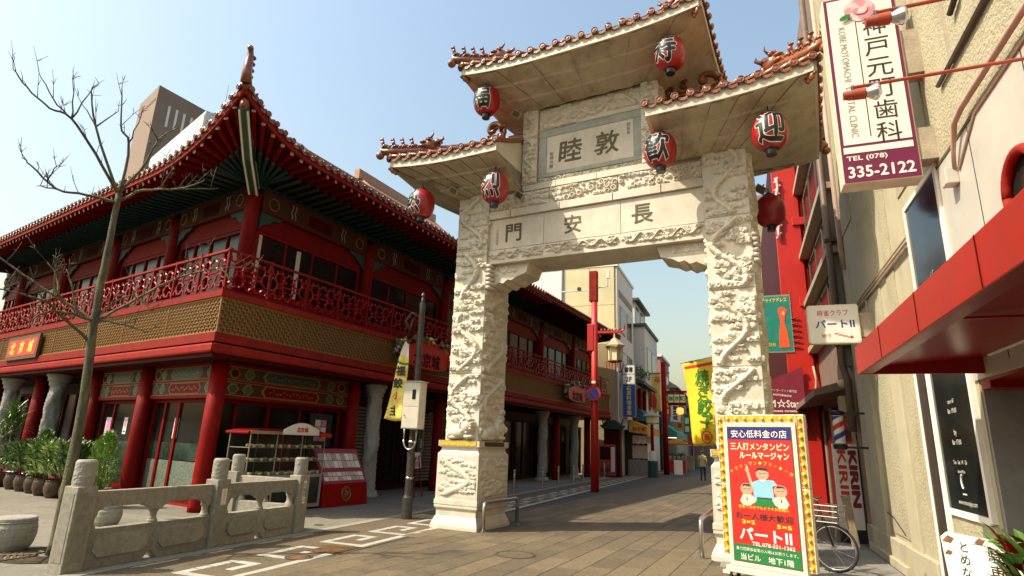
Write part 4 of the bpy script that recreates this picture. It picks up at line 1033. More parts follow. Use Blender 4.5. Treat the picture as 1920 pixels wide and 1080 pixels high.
# ================================================================ BARE TREE
TR=thing('bare_tree','leafless young street tree with a green-grey trunk behind the balustrade','tree',(-9.03,5.95,0))
TP={'trunk':[(-9.03,5.95,0.0),(-9.03,5.93,1.13),(-9.05,5.91,2.19),(-9.1,5.84,3.26),(-9.12,5.82,4.32),(-9.13,5.8,5.38)],
'A':[(-9.13,5.8,5.35),(-9.33,5.45,5.92),(-9.54,5.1,6.4),(-9.68,4.85,6.46),(-9.84,4.58,6.69),(-9.93,4.39,6.9)],'A2':[(-9.54,5.1,6.4),(-9.73,4.89,6.66),(-9.86,4.69,7.0)],'A3':[(-9.54,5.1,6.4),(-9.61,5.06,6.97)],'A4':[(-9.54,5.1,6.4),(-9.49,5.26,7.05)],
'B':[(-9.13,5.8,5.35),(-9.21,5.28,6.3),(-9.12,5.04,6.79)],'B2':[(-9.21,5.28,6.3),(-9.27,5.59,6.77)],'B3':[(-9.21,5.28,6.3),(-9.52,5.21,6.68)],
'C':[(-9.12,5.81,5.37),(-9.09,5.75,6.24),(-9.12,5.59,6.47),(-9.12,5.47,7.09)],'C2':[(-9.09,5.75,6.24),(-9.09,5.85,6.76)],'D':[(-9.12,5.81,5.37),(-9.0,6.03,6.01),(-8.95,6.12,6.46),(-8.83,6.33,6.8)],'D2':[(-8.95,6.12,6.46),(-8.98,6.02,6.6)],
'E':[(-9.13,5.79,5.22),(-9.4,5.49,5.25),(-9.65,5.2,5.26),(-9.9,4.94,5.55),(-10.02,4.84,5.69)],'E2':[(-9.65,5.2,5.26),(-9.68,4.95,5.2)],'E3':[(-9.74,5.1,5.36),(-9.59,5.09,5.58)],
'F':[(-9.11,5.83,5.26),(-8.8,5.95,5.46),(-8.39,6.23,5.55),(-8.05,6.41,5.74)],'F2':[(-8.39,6.23,5.55),(-8.1,6.75,5.75)],'F3':[(-8.6,6.09,5.5),(-8.58,6.2,5.9),(-8.65,6.2,6.1)],
'G':[(-9.09,5.85,3.27),(-9.41,5.41,3.59),(-9.73,4.97,3.92),(-9.93,4.72,4.12)],'H':[(-9.11,5.83,2.98),(-9.25,5.42,3.31),(-9.24,5.24,3.44),(-9.32,4.92,3.5),(-9.41,4.58,3.51)],'I':[(-9.1,5.85,3.28),(-9.14,5.57,3.34),(-9.2,5.25,3.31),(-9.21,5.02,3.12)],
'J':[(-9.09,5.86,3.28),(-8.9,6.31,3.76),(-8.72,6.75,4.18),(-8.43,7.36,4.53),(-8.25,7.8,4.64)],'J2':[(-8.72,6.75,4.18),(-8.45,6.82,4.44),(-8.39,6.93,4.59)],'K':[(-9.09,5.86,3.28),(-8.98,5.92,3.51),(-8.82,6.07,3.72),(-8.66,6.2,3.67),(-8.53,6.31,3.52)],
'L':[(-9.09,5.86,3.28),(-9.07,6.02,3.33),(-8.95,6.35,3.28),(-8.91,6.55,3.24)],'M':[(-9.38,5.45,3.58),(-9.5,5.4,3.92),(-9.6,5.3,4.1)],'N':[(-9.14,5.6,3.33),(-9.2,5.5,3.7),(-9.3,5.4,4.0)],'O':[(-8.43,7.36,4.53),(-8.2,7.4,4.3)],'Q':[(-9.41,5.41,3.59),(-9.3,5.3,3.75),(-9.2,5.2,3.9)]}
rs=random.Random(11)
def loc(p): return Vector(p)-Vector((-9.03,5.95,0))
def smooth_path(P,n=4,j=.012):
    P=[Vector(p) for p in P]; out=[]
    for i in range(len(P)-1):
        a=P[max(0,i-1)];b_=P[i];c=P[i+1];d=P[min(len(P)-1,i+2)]
        for k in range(n):
            t=k/n; out.append(.5*((2*b_)+(c-a)*t+(2*a-5*b_+4*c-d)*t*t+(3*b_-a-3*c+d)*t**3)+(Vector((rs.uniform(-j,j),rs.uniform(-j,j),rs.uniform(-j,j))) if k else Vector()))
    out.append(P[-1]); return out
tr=smooth_path([loc(p) for p in TP['trunk']],5,.006); n=len(tr)
MB().tube(tr,[.10 if i==0 else .078-.036*i/(n-1) for i in range(n)],12).obj('trunk','bark',TR,smooth=True)
for key,P in TP.items():
    if key=='trunk': continue
    q=smooth_path([loc(p) for p in P],4,.012); n=len(q); r0={1:.021,2:.010}[len(key)]
    if key in 'MNOQKL': r0=.016
    b=MB(); b.tube(q,[r0*(1-.8*i/(n-1))+.004 for i in range(n)],7)
    br=b.obj('branch','bark' if len(key)==1 else 'twig',TR,smooth=True)
    tw=MB()
    for i in range(2,n):
        for _t in range(1 if rs.random()<(.7 if i>n*.4 else .35) else 0):
            d=(q[i]-q[i-1]).normalized(); s=Vector((rs.uniform(-.7,.7),rs.uniform(-.7,.7),rs.uniform(.2,1.3))).normalized(); L=rs.uniform(.1,.5)
            e=q[i]+(d*.5+s*.8).normalized()*L; m_=q[i].lerp(e,.5)+Vector((rs.uniform(-.02,.02),rs.uniform(-.02,.02),rs.uniform(-.02,.02)))
            tw.tube([q[i],m_,e],[.006,.0045,.0025],5)
            if L>.2: 
                for _ in range(2): tw.tube([m_,m_+Vector((rs.uniform(-.09,.09),rs.uniform(-.09,.09),rs.uniform(.02,.13)))],[.005,.003],4)
    if tw.v: tw.obj('twigs','twig',br,smooth=True,kind='stuff')
gt=thing('tree_grate','round iron grate in the pavement at the foot of the tree','grate',(-9.03,5.95,0))
for k in range(7): MB().lathe([(.2+k*.07,.001),(.2+k*.07,.014),(.235+k*.07,.014),(.235+k*.07,.001)],28,cap=False).obj('ring','iron',gt)
for k in range(8):
    a=k*PI/4; MB().tube([(.2*math.cos(a),.2*math.sin(a),.016),(.66*math.cos(a),.66*math.sin(a),.016)],.012,4).obj('spoke','iron',gt)
# ================================================================ DRUM STOOLS
def stool(label,x,y,s=1):
    t=thing('stone_drum',label,'stone drum',(x,y,0))
    b=MB().lathe([(.19*s,-.005),(.21*s,.01),(.25*s,.08*s),(.275*s,.2*s),(.27*s,.30*s),(.245*s,.375*s),(.25*s,.38*s),(.25*s,.41*s),(.235*s,.425*s),(.0,.425*s)],26,cap=False).obj('body','granite_light',t,smooth=False,bevel=0)
    for a in (R(-60),R(120),R(200),R(20)):
        c=(.262*s*math.cos(a),.262*s*math.sin(a),.27*s); m=MB(); m.tube([(c[0]+.05*s*math.cos(q)*-math.sin(a),c[1]+.05*s*math.cos(q)*math.cos(a),c[2]+.035*s*math.sin(q)) for q in [k*PI/5 for k in range(11)]],.011*s,6); m.ball(c,.025*s); m.obj('ring_handle','granite',t,smooth=True)
    MB().lathe([(.255*s,.355*s),(.262*s,.36*s),(.262*s,.368*s),(.25*s,.372*s)],26,cap=False).obj('band','granite',t)
stool('squat grey stone drum seat near the tree grate',-9.85,5.85,1.05)
stool('small grey stone drum seat behind the balustrade rail',-11.05,8.1,.85)
# ================================================================ POTTED PLANTS by the restaurant
def leafmesh(L,w,droop,n=4):
    b=MB(); vs=[];fs=[]
    for i in range(n+1):
        t=i/n; ww=w*math.sin(PI*min(1,.15+.85*t))**.8*(1-t*.15) if t<1 else 0.0; z=L*t*.75-droop*t*t; x=L*t*.7
        vs+= [(x,-ww,z+.25*ww),(x,0,z),(x,ww,z+.25*ww)]
    for i in range(n):
        a=i*3; fs+=[(a,a+3,a+4,a+1),(a+1,a+4,a+5,a+2)]
    b.add(vs,fs); return b
def foliage(kind,h,r,n,seed):
    """one crown of many small leaf blades, joined: leaves too small to pick apart"""
    rs=random.Random(seed); out=MB()
    for k in range(n):
        if kind=='shrub':
            a=rs.uniform(0,2*PI); q=rs.random()**.5*r*.75; z=h*(.15+.75*rs.random()**.8); L=rs.uniform(.18,.34); w=rs.uniform(.024,.046); dr=rs.uniform(.02,.16); el=rs.uniform(-.3,.5)
        elif kind=='yucca':
            a=rs.uniform(0,2*PI); c=rs.choice(((0,0,1.0),(.15,.1,.8),(-.12,.05,.72),(.05,-.15,.6),(-.1,-.12,.9))); q=0; z=h*c[2]; L=rs.uniform(.35,.6)*r*2; w=rs.uniform(.016,.026); dr=rs.uniform(.05,.4); el=rs.uniform(-.6,.9)
        else:
            a=rs.uniform(0,2*PI); z=h*rs.random()**.9; q=r*(math.sin(PI*min(1,.12+.88*z/h))**.6)*rs.uniform(.5,1)*.8; L=rs.uniform(.07,.15); w=.011; dr=rs.uniform(0,.06); el=rs.uniform(-.2,.7)
        M_=Matrix.Translation((q*math.cos(a)+(c[0] if kind=='yucca' else 0),q*math.sin(a)+(c[1] if kind=='yucca' else 0),z))@Matrix.Rotation(a+rs.uniform(-.8,.8),4,'Z')@Matrix.Rotation(-el,4,'Y')
        out.M=M_; lf=leafmesh(L,w,dr,3 if kind!='fern' else 2); out.add(lf.v,lf.f)
    out.M=None; return out
def potted(label,x,y,kind,h,r,n,seed,pot='jar',mt='leaf',ph=.42,mt2=None):
    t=thing('potted_plant',label,'potted plant',(x,y,0),rs.uniform(0,6))
    if pot=='jar': MB().lathe([(.15,-.004),(.18,.02),(.235,.16),(.25,.27),(.225,.37),(.215,.40),(.235,.41),(.235,ph),(.205,ph),(.2,ph-.05)],20,cap=False).obj('pot','pot_glaze',t,smooth=True)
    else: MB().lathe([(.2,-.004),(.26,.02),(.3,.3),(.33,ph-.03),(.34,ph),(.30,ph),(.29,ph-.06)],20,cap=False).obj('pot','pot_glaze' if pot=='tub' else 'terracotta',t,smooth=True)
    MB().lathe([(.21,ph-.05),(.0,ph-.04)],16,cap=False).obj('soil','soil',t)
    st=MB()
    for k in range(5): a=k*1.26; st.tube([(.03*math.cos(a),.03*math.sin(a),ph-.06),(.09*math.cos(a)*r/.3,.09*math.sin(a)*r/.3,ph+h*.75)],[.012,.006],5)
    st.obj('stems','twig',t)
    f=foliage(kind,h,r,n,seed); o=f.obj('foliage',mt,t,loc=(0,0,ph-.05))
    if mt2: foliage(kind,h*.95,r,n//2,seed+50).obj('pale_foliage',mt2,t,loc=(0,0,ph-.05))
_off=lambda t,o: tuple(Vector(SL.P(t,o,0))+BL.location)[:2]
PPos=[(9.5,.5,'yucca',1.75,.62,230,'tub','leaf','leaf_light','tall spiky-leaved plant in a dark tub at the end of the row of jars'),
(8.4,.45,'shrub',.9,.5,420,'jar','leaf','leaf_light','glossy shrub in a brown jar beside the tall spiky plant'),
(7.65,.45,'shrub',.95,.52,420,'jar','leaf_dark','leaf_light','dense dark shrub in a brown jar, second along the row'),
(6.9,.45,'fern',1.25,.42,1300,'jar','leaf_fern','leaf','feathery bright green conifer in a brown jar between glossy shrubs'),
(6.15,.5,'shrub',.95,.55,440,'jar','leaf','leaf_light','wide glossy shrub in a brown jar nearest the tree trunk'),
(5.4,.5,'shrub',1.0,.5,400,'jar','leaf_light','leaf','yellow-tipped shrub in a brown jar behind the tree trunk'),
(4.3,.55,'shrub',1.05,.55,460,'jar','leaf_dark','leaf_light','dark pot shrub in front of the red column'),
(2.75,.6,'fern',1.25,.42,1500,'tub','leaf_fern','leaf','rounded feathery conifer in a wide pot behind the balustrade rail'),
(9.0,-.2,'shrub',1.0,.4,200,'red','leaf_dark','red_paint','red-flowered plant in a red pot under the dragon column')]
for k,(t,o,kd,h,r,n,pt,m1,m2,lab) in enumerate(PPos):
    x,y=_off(t,o); potted(lab,x,y,kd,h,r,n,60+k,pt,m1,.42,m2)
# ================================================================ FOOD CART, MENU STAND, EASEL
SRr=SR.rot
def onSR(t,o): v=Vector(SR.P(t,o,0))+BL.location; return (v.x,v.y,0)
FC=thing('food_cart','glass food display cart with an arched sign in front of the corner window','food cart',onSR(1.95,.22),SRr)
MB().box(-1.15,1.15,-.42,.30,.05,.82).obj('cabinet','wall_grey',FC,bevel=.01)
for k in range(3): MB().box(-1.1+k*.74,-.42+k*.74,-.425,-.418,.14,.75).obj('cabinet_door','glass_green',FC)
b=MB()
for x in (-1.13,-.38,.38,1.13):
    for y in (-.40,.28): b.tube([(x,y,.82),(x,y,1.72)],.014,5)
for z in (1.12,1.42): b.box(-1.13,1.13,-.40,.28,z,z+.018)
b.obj('shelf_frame','steel',FC)
for x0 in (-1.12,-.37,.39):
    MB().box(x0,x0+.73,-.408,-.402,.84,1.70).obj('glass_pane','window_glass',FC) if False else None
for i in range(9):
    for z in (.83,1.14,1.44):
        x=-1.0+i*.25; b=MB(); rs2=random.Random(i*7+int(z*10))
        for q in range(4): b.ball((x+rs2.uniform(-.06,.06),-.28+rs2.uniform(-.05,.08),z+.035),(.05,.045,rs2.uniform(.025,.05)),7,5)
        b.obj('food_item','food_mix',FC,smooth=True)
        MB().box(x-.04,x+.04,-.39,-.384,z+.005,z+.06).obj('price_card','sign_white',FC)
MB().box(-1.13,1.13,.27,.285,.83,1.7).obj('rear_panel','lattice_dark',FC)
g=bpy.data.materials.new('clear_glass'); g.use_nodes=True; P_=g.node_tree.nodes['Principled BSDF']; P_.inputs['Base Color'].default_value=(.05,.07,.06,1); P_.inputs['Roughness'].default_value=.03; P_.inputs['Alpha'].default_value=.13; MAT['clear_glass']=g
for x0 in (-1.12,-.37,.39): MB().box(x0,x0+.73,-.412,-.406,.84,1.70).obj('glass_pane','clear_glass',FC)
b=MB(); b.prism([(-1.25,1.72),(1.25,1.72),(1.25,1.78),(.9,1.85),(-.9,1.85),(-1.25,1.78)],-.45,.32); b.obj('roof','red_paint',FC,bevel=.02)
b=MB(); b.box(-1.2,1.2,-.47,-.452,1.73,1.80); b.obj('roof_edge','steel',FC)
pts=[(-.55+1.1*k/12,1.83+.17*math.sin(PI*k/12)+.02) for k in range(13)]+[(.55,1.74),(-.55,1.74)]
MB().prism(pts,-.50,-.47).obj('arched_sign','sign_white',FC,loc=(.25,0,0)); text('北京城','ink_red',FC,(.25,-.502,1.86),h=.12,name='sign_lettering',bold=.02)
MB().box(.85,1.22,-.52,-.49,1.70,1.80).obj('red_flap','sign_red',FC)
for x in (-1,1):
    for y in (-.3,.2): MB().lathe([(.05,-.05),(.05,.05)],12,(0,0,0)).obj('caster','rubber',FC,loc=(x,y,.05),rot=(0,PI/2,0))
MS=thing('menu_stand','red slanted menu stand with rows of dish photographs and a gold emblem','menu stand',onSR(4.0,.25),SRr)
b=MB().prism([(-.45,0.0),(.3,0.0),(.3,1.42),(.12,1.42),(-.2,.86),(-.38,.56)],-.82,.82,'x').obj('body','red_gloss',MS,bevel=.01)
def slope(u,z0,z1,y0,y1): return None
for r_,(za,zb) in enumerate(((.62,.84),(.93,1.30))):
    for k in range(9):
        x=-.74+k*.165
        for h_ in range(2):
            fa=lambda z: (-.38+(z-.56)*(.18/.30)) if z<.86 else (-.2+(z-.86)*(.32/.56))
            z0=za+(zb-za)*h_/2+.01; z1=za+(zb-za)*(h_+1)/2-.005
            MB().hexa([(x,fa(z0)-.012,z0),(x+.15,fa(z0)-.012,z0),(x+.15,fa(z0)-.004,z0),(x,fa(z0)-.004,z0),(x,fa(z1)-.012,z1),(x+.15,fa(z1)-.012,z1),(x+.15,fa(z1)-.004,z1),(x,fa(z1)-.004,z1)]).obj('dish_photo','photo_mix' if (k*3+h_+r_)%5 else 'sign_white',MS)
cy=-.45+.07/.56*.28+.0
b=MB(); fz=lambda z:-.45+z*(.07/.56)-.008
for rr in (.17,.14): b.tube([(rr*math.cos(k*PI/12),fz(.30+rr*math.sin(k*PI/12)),.30+rr*math.sin(k*PI/12)) for k in range(25)],.01,5)
for k in range(9): b.ball((.09*math.cos(k*2.4)*(k/9),fz(.3+.1*math.sin(k*2.4)*(k/9)),.30+.1*math.sin(k*2.4)*(k/9)),(.035,.012,.03),7,5)
b.obj('gold_emblem','paint_gold',MS,smooth=True)
PO=SR.box(MB(),3.9,4.75,-.855,-.83,1.45,2.35).obj('wall_poster','black',None); PO.location=BL.location; tag(PO,'dark framed poster of dishes on the red wall above the menu stand','poster')
for i in range(2):
    for j in range(3): SR.box(MB(),4.1+i*.22,4.3+i*.22,-.829,-.825,1.6+j*.2,1.78+j*.2).obj('dish_picture',('poster_mix','photo_mix','sign_white')[(i+j)%3],PO)
def paper(S,t,o,z,w,h,lab):
    p=S.box(MB(),t-w/2,t+w/2,o,o+.004,z,z+h).obj('paper_notice','sign_white',None); p.location=BL.location; tag(p,lab,'notice')
    S.box(MB(),t-w*.36,t+w*.36,o+.0042,o+.006,z+h*.45,z+h*.9).obj('printed_picture','poster_mix',p); S.box(MB(),t-w*.3,t+w*.3,o+.0042,o+.006,z+h*.12,z+h*.2).obj('printed_line','ink',p)
paper(SL,.98+.2,-.846,1.55,.24,.5,'paper notice on the door glass beside the corner column'); paper(SL,2.95-.25,-.846,1.55,.22,.5,'paper notice on the middle door glass'); paper(SL,5.45,-.846,1.6,.2,.45,'paper notice on the window between two red columns'); paper(SL,6.45,-.846,1.3,.42,.75,'colourful dish poster on the window past the red column')
EA=thing('easel_sign','white menu board on a red wooden easel between the dragon column and the pole','sign',onSR(7.35,.5),SRr)
b=MB(); b.tube([(-.2,-.05,0),(-.12,.12,1.25)],.022,5); b.tube([(.2,-.05,0),(.12,.12,1.25)],.022,5); b.tube([(0,.55,0),(0,.13,1.2)],.02,5); b.box(-.36,.36,-.0,.04,.82,.86); b.obj('easel','red_paint',EA)
bo=MB().box(-.34,.34,.03,.055,.86,1.36).obj('board','sign_white',EA,rot=(R(-8),0,0)); 
for i in range(4): MB().box(-.28+(i%2)*.3,-.06+(i%2)*.3,.022,.03,.93+(i//2)*.2,1.07+(i//2)*.2).obj('menu_print',('poster_mix','photo_mix')[i%2],EA,rot=(R(-8),0,0))
# ================================================================ UTILITY POLE, BOX, BANNER
PO2=thing('utility_pole','dark weathered street pole with a loop of cable before the restaurant','pole',(-7.18,12.28,0))
b=MB(); b.lathe([(.12,-.005),(.12,.45),(.10,.5)],14); b.lathe([(.088,.5),(.083,2.2),(.072,5.0)],14); b.lathe([(.04,5.0),(.05,5.05),(.03,5.15),(.06,5.18),(.02,5.25)],10); b.obj('shaft','dark_metal',PO2,smooth=False)
for z in (.85,1.65,1.95): MB().lathe([(.09,z),(.096,z+.01),(.096,z+.035),(.09,z+.045)],14,cap=False).obj('clamp','steel',PO2)
b=MB(); b.tube([(.0+.16*math.cos(a),-.12,1.72+.22*math.sin(a)) for a in [PI+k*PI/8 for k in range(9)]],.022,6); b.tube([(-.16,-.12,1.72),(-.16,-.12,2.0)],.022,6); b.tube([(.16,-.12,1.72),(.16,-.12,2.0)],.022,6); b.obj('cable_loop','steel',PO2,smooth=True)
b=MB(); b.tube([(0,0,4.6),(-.25,-.05,4.75),(-.4,-.06,4.55),(-.3,-.05,4.35)],.03,6); b.tube([(-.2,-.05,4.6),(-.3,-.05,4.2)],.02,6); b.obj('scroll_bracket','dark_metal',PO2,smooth=True)
b=MB(); b.tube([(.33,-.1,1.95),(.35,-.1,1.6),(.30,-.1,1.35)],.015,5); b.box(.28,.34,-.13,-.07,1.55,1.75); b.obj('hanging_cable','dark_metal',PO2)
BX=thing('meter_box','beige metal meter box strapped to the dark utility pole','box',(-7.05,12.03,1.96))
MB().box(-.22,.22,-.15,.14,0,1.06).obj('case','box_beige',BX,bevel=.01); MB().box(-.205,.205,-.158,-.151,.50,1.04).obj('upper_door','box_beige',BX,bevel=.004); MB().box(-.205,.205,-.158,-.151,.02,.49).obj('lower_door','box_beige',BX,bevel=.004)
MB().box(.02,.11,-.164,-.1585,.66,.88).obj('meter_window','window_glass',BX); MB().box(-.25,.25,-.18,.16,1.06,1.075).obj('lid','box_beige',BX); MB().lathe([(.01,0),(.01,.03)],8).obj('lock','iron',BX,loc=(-.15,-.16,.3),rot=(PI/2,0,0))
BN=thing('shop_banner','pale yellow cloth banner with black characters tied to the dark utility pole','banner',(-7.34,12.15,0))
def bfn(u,v):
    top,bot=3.95,2.14; z=top+(bot-top)*v; w=.07+.52*v**.8; x=-.0-w*u; return (x,-.10+.05*math.sin(u*4+v*5)+.10*u*v,z-.06*u*(1-u)*2+.05*u)
b=MB(); b.grid(bfn,12,16); bn=b.obj('cloth','cloth_pale',BN,smooth=True); sm=bn.modifiers.new('solid','SOLIDIFY'); sm.thickness=.003
MB().grid(lambda u,v:(lambda p:(p[0],p[1]-.004,p[2]))(bfn(u,.0+.17*v)),6,4).obj('pale_top','sign_white',BN,smooth=True)
MB().grid(lambda u,v:(lambda p:(p[0],p[1]-.004,p[2]))(bfn(u,.25+.03*v)),6,1).obj('green_stripe','ink_green',BN,smooth=True)
for s,vv,c in (('福','.36','ink'),('餃','.52','ink'),('小','.68','ink_red'),('主','.87','ink')):
    v=float(vv); p=bfn(.5,v); text(s,c,BN,(p[0],p[1]-.012,p[2]),h=.24 if c=='ink' else .17,rot=(PI/2,0,R(6)),bold=.03,name='character',depth=.002)
# ================================================================ GUARD RAILS, BOLLARDS
def guard(label,x,y,rz,L,h=.55):
    t=thing('guard_rail',label,'guard rail',(x,y,0),rz,'steel guard rails beside the gate pillars')
    P=[(0,0,-.005),(0,0,h-.09),(0,.03,h-.03),(0,.09,h),(0,L-.09,h),(0,L-.03,h-.03),(0,L,h-.09),(0,L,-.005)]
    MB().tube(P,.038,10).obj('rail','steel',t,smooth=True)
    for y_ in (0,L): MB().lathe([(.07,0),(.07,.012),(.045,.02)],14,(0,y_,0)).obj('foot_flange','steel',t)
guard('steel hoop guard rail at the foot of the gate pillar by the restaurant',-4.92,11.42,-R(6),1.5)
guard('steel hoop guard rail at the foot of the gate pillar by the mahjong sign',-.74,10.85,-R(3),2.3,.6)
bm_=MB(); bm_.lathe([(.045,-.005),(.045,.78),(.04,.81),(.02,.825)],12); bmesh_=bm_.mesh('shaft'); bmesh_.materials.append(MAT['steel'])
for k,y in enumerate((20.8,24.1,26.4,29.0,30.9,33.4,36.0)):
    t=thing('bollard','slim steel bollard along the restaurant pavement edge','bollard',(-7.82,y,0),0,'steel bollards along the pavement edge'); mk('shaft',bmesh_,None,t); MB().lathe([(.048,.62),(.048,.66)],12,cap=False).obj('reflective_band','sign_white',t)
# ================================================================ CREAM BUILDING (right) and what hangs on it
CB=thing('cream_building','cream stucco commercial building with a dark glass window and pipes beside the gate','building',(2.3,0,0))
MB().box(.0,9,7.35,14.2,-.01,17).obj('wall','plaster',CB); MB().box(.001,9,-3,7.349,2.52,17).obj('upper_wall','plaster',CB); MB().box(1.2,9,-3,7.349,-.01,2.519).obj('recess_wall','marble_wall',CB); MB().box(.012,1.199,7.30,7.349,.0,2.519).obj('recess_return','wall_grey',CB)
for k,(y0,y1,z0,z1) in enumerate(((10.95,12.15,.5,6.0),(9.55,10.25,.35,2.95),(-3,7.45,4.98,17),(9.95,10.45,3.3,6.2),(7.6,9.2,5.3,17),(12.6,13.9,6.3,17))):
    MB().box(-.018,.01,y0,y1,z0,z1).obj('stucco_panel','stucco',CB)
MB().box(-.07,.01,12.45,13.2,0,3.2).obj('pilaster','plaster',CB,bevel=.01); MB().box(-.06,.01,10.3,10.85,0,3.0).obj('pilaster','plaster',CB,bevel=.01)
MB().box(-.14,.01,11.0,13.9,-.01,.13).obj('step','plaster',CB,bevel=.01); MB().box(-.09,.012,9.5,14.19,.0,.42).obj('plinth_course','plaster',CB,bevel=.006)
MB().box(-.021,.0,2.0,7.44,2.5,4.93).obj('marble_slab','marble_wall',CB); MB().box(-.03,.0,2.0,7.5,4.93,4.965).obj('slab_edge','pipe_brown',CB)
for y_ in (6.45,5.2): MB().box(-.0235,-.0215,y_,y_+.015,2.6,4.92).obj('slab_joint','black',CB)
# tall dark window with white frame
W_=MB(); W_.box(-.05,.02,7.46,7.53,1.1,5.02); W_.box(-.05,.02,8.84,8.90,1.1,5.02); W_.box(-.049,.02,7.53,8.84,1.08,1.15); W_.box(-.049,.02,7.53,8.84,4.96,5.02); wn=W_.obj('tall_window','white_paint',CB)
MB().box(-.03,-.02,7.53,8.84,3.0,4.96).obj('pane','glass_blue',wn); MB().box(-.031,-.02,7.53,8.84,1.15,2.99).obj('pane','window_glass',wn)
text('6F','sign_white',wn,(-.032,8.15,3.85),h=.12,rot=(PI/2,0,-PI/2),name='window_lettering',depth=.002,shear=.2)
text('Moon je je','sign_white',wn,(-.032,8.18,3.58),w=.75,rot=(PI/2,R(0),-PI/2),name='window_lettering',depth=.002,shear=.25)
for z,s,w in ((2.35,'open 6F',.22),(2.25,'Bar 19:00',.3),(2.0,'by',.08),(1.9,'Bar 17:00',.3),(1.68,'Tue - Sat  19 - 26',.45),(1.58,'closed Mon',.24)): text(s,'sign_white',wn,(-.033,8.2,z),w=w,rot=(PI/2,0,-PI/2),name='window_lettering',depth=.002)
b=MB(); b.tube([(-.034,8.2+.06*math.cos(a),1.47+.08*math.sin(a)) for a in [R(-70+14*k) for k in range(11)]],.008,5); b.box(-.036,-.032,8.14,8.26,1.33,1.345); b.obj('moon_logo','sign_white',wn)
text('www.moonjeje.com','sign_white',wn,(-.033,8.15,1.24),w=.6,rot=(PI/2,0,-PI/2),name='window_lettering',depth=.002)
MB().box(-.03,.01,8.95,9.06,.1,2.9).obj('white_jamb','white_paint',CB); MB().box(-.045,.01,9.08,9.40,.02,2.9).obj('dark_jamb','lattice_dark',CB); MB().box(-.06,.01,9.40,9.47,.02,2.9).obj('white_jamb','white_paint',CB)
MB().box(-.018,.01,7.36,8.85,.0,1.07).obj('stucco_panel','stucco',CB); MB().box(1.18,1.199,4.2,6.9,.3,2.2).obj('entrance_door','window_glass',CB)
# upper window
W_=MB(); W_.box(-.02,.03,6.5,6.6,5.7,9); W_.box(-.02,.03,4.0,4.1,5.7,9); W_.box(-.021,.03,4.1,6.5,5.68,5.76); w2=W_.obj('upper_window','sill_stone',CB); MB().box(.0,.01,4.1,6.5,5.76,9).obj('pane','glass_blue',w2); MB().box(-.01,.0,5.9,6.1,5.76,9).obj('curtain','frame_cream',w2); MB().tube([(-.06,6.25,6.1),(-.06,6.05,6.15)],.03,8).obj('handle','iron',w2)
MB().tube([(-.05,6.9,5.68),(-.05,3.0,5.68)],.028,6).obj('rail','pipe_brown',CB)
b=MB(); b.tube([(-.05,6.85,4.66),(-.07,6.75,4.80),(-.09,6.55,5.02),(-.09,6.3,5.06),(-.09,3.0,5.06)],[.02,.022,.03,.032,.032],8); b.obj('conduit','pipe_pink',CB,smooth=True)
MB().tube([(-.03,6.8,4.62),(-.03,6.2,4.93),(-.03,3,4.96)],.016,6).obj('cable','pipe_pink',CB); MB().box(-.14,-.02,6.85,7.0,4.5,4.68).obj('junction_box','marble_wall',CB,bevel=.01)
for k,(dz,r) in enumerate(((0,.022),(.07,.018),(.13,.014))): MB().tube([(-.04,8.95,4.5+dz),(-.04,12.95-.3*k,4.5+dz),(-.04,13.6,4.42+dz)],r,6).obj('pipe','pipe_pink' if k else 'sill_stone',CB)
MB().tube([(-.03,12.0,4.5),(-.03,11.95,3.0)],.02,6).obj('pipe','plaster',CB)
MB().tube([(-.05,13.75,17),(-.05,13.75,6.0),(-.02,13.8,5.6)],.06,8).obj('drain_pipe','pipe_pink',CB,smooth=True)
b=MB(); b.tube([(-.02,13.15,2.2),(-.02,13.1,1.1),(-.03,12.6,.8),(-.03,12.0,.75),(-.03,11.3,.55)],.009,5); b.tube([(-.075,12.7,.3),(-.02,12.1,.2),(-.02,11.5,.18)],.009,5); b.obj('cable','black',CB)
MB().box(-.03,.0,10.55,10.62,1.85,2.0).obj('wall_plate','steel',CB)
b=MB(); b.tube([(-.06,5.5+.30*math.cos(k*PI/12),3.86+.30*math.sin(k*PI/12)) for k in range(25)],.045,8); b.obj('round_window_ring','red_sun',CB,smooth=True); b=MB(); b.M=Matrix.Translation((-.03,5.5,3.86))@Matrix.Rotation(PI/2,4,'Y'); b.lathe([(.28,0),(.28,.01)],24); b.obj('round_pane','window_glass',CB)
# red canopy
RC=thing('entrance_canopy','large glossy red metal canopy projecting from the cream wall','canopy',(2.3,7.1,0))
MB().prism([(-1.10,2.54),(-1.10,2.83),(-.0,3.2),(-.0,2.97),(-.95,2.64),(-1.05,2.56)],-7.0,-.03).obj('deck','red_metal',RC) if False else None
MB().box(-1.12,-1.08,-7,-.0,2.54,2.83).obj('front_fascia','red_metal',RC,bevel=.006)
MB().box(-1.08,-.0,-.04,-.002,2.541,2.83).obj('end_fascia','red_metal',RC,bevel=.004); MB().box(.0,1.19,-.04,.2,2.40,2.515).obj('recess_beam','red_metal',RC); MB().box(.0,1.19,-7,-.05,2.47,2.515).obj('recess_soffit','red_gloss',RC)
MB().hexa([(-1.08,-7,2.80),(0,-7,3.05),(0,-.04,3.05),(-1.08,-.04,2.80),(-1.08,-7,2.825),(0,-7,3.075),(0,-.04,3.075),(-1.08,-.04,2.825)]).obj('top_sheet','red_metal',RC)
MB().hexa([(-1.08,-7,2.60),(-.02,-7,2.70),(-.02,-.04,2.70),(-1.08,-.04,2.60),(-1.08,-7,2.62),(-.02,-7,2.72),(-.02,-.04,2.72),(-1.08,-.04,2.62)]).obj('glossy_soffit','red_gloss',RC)
MB().box(-1.08,-.99,-7,-.04,2.545,2.60).obj('inner_lip','red_gloss',RC)
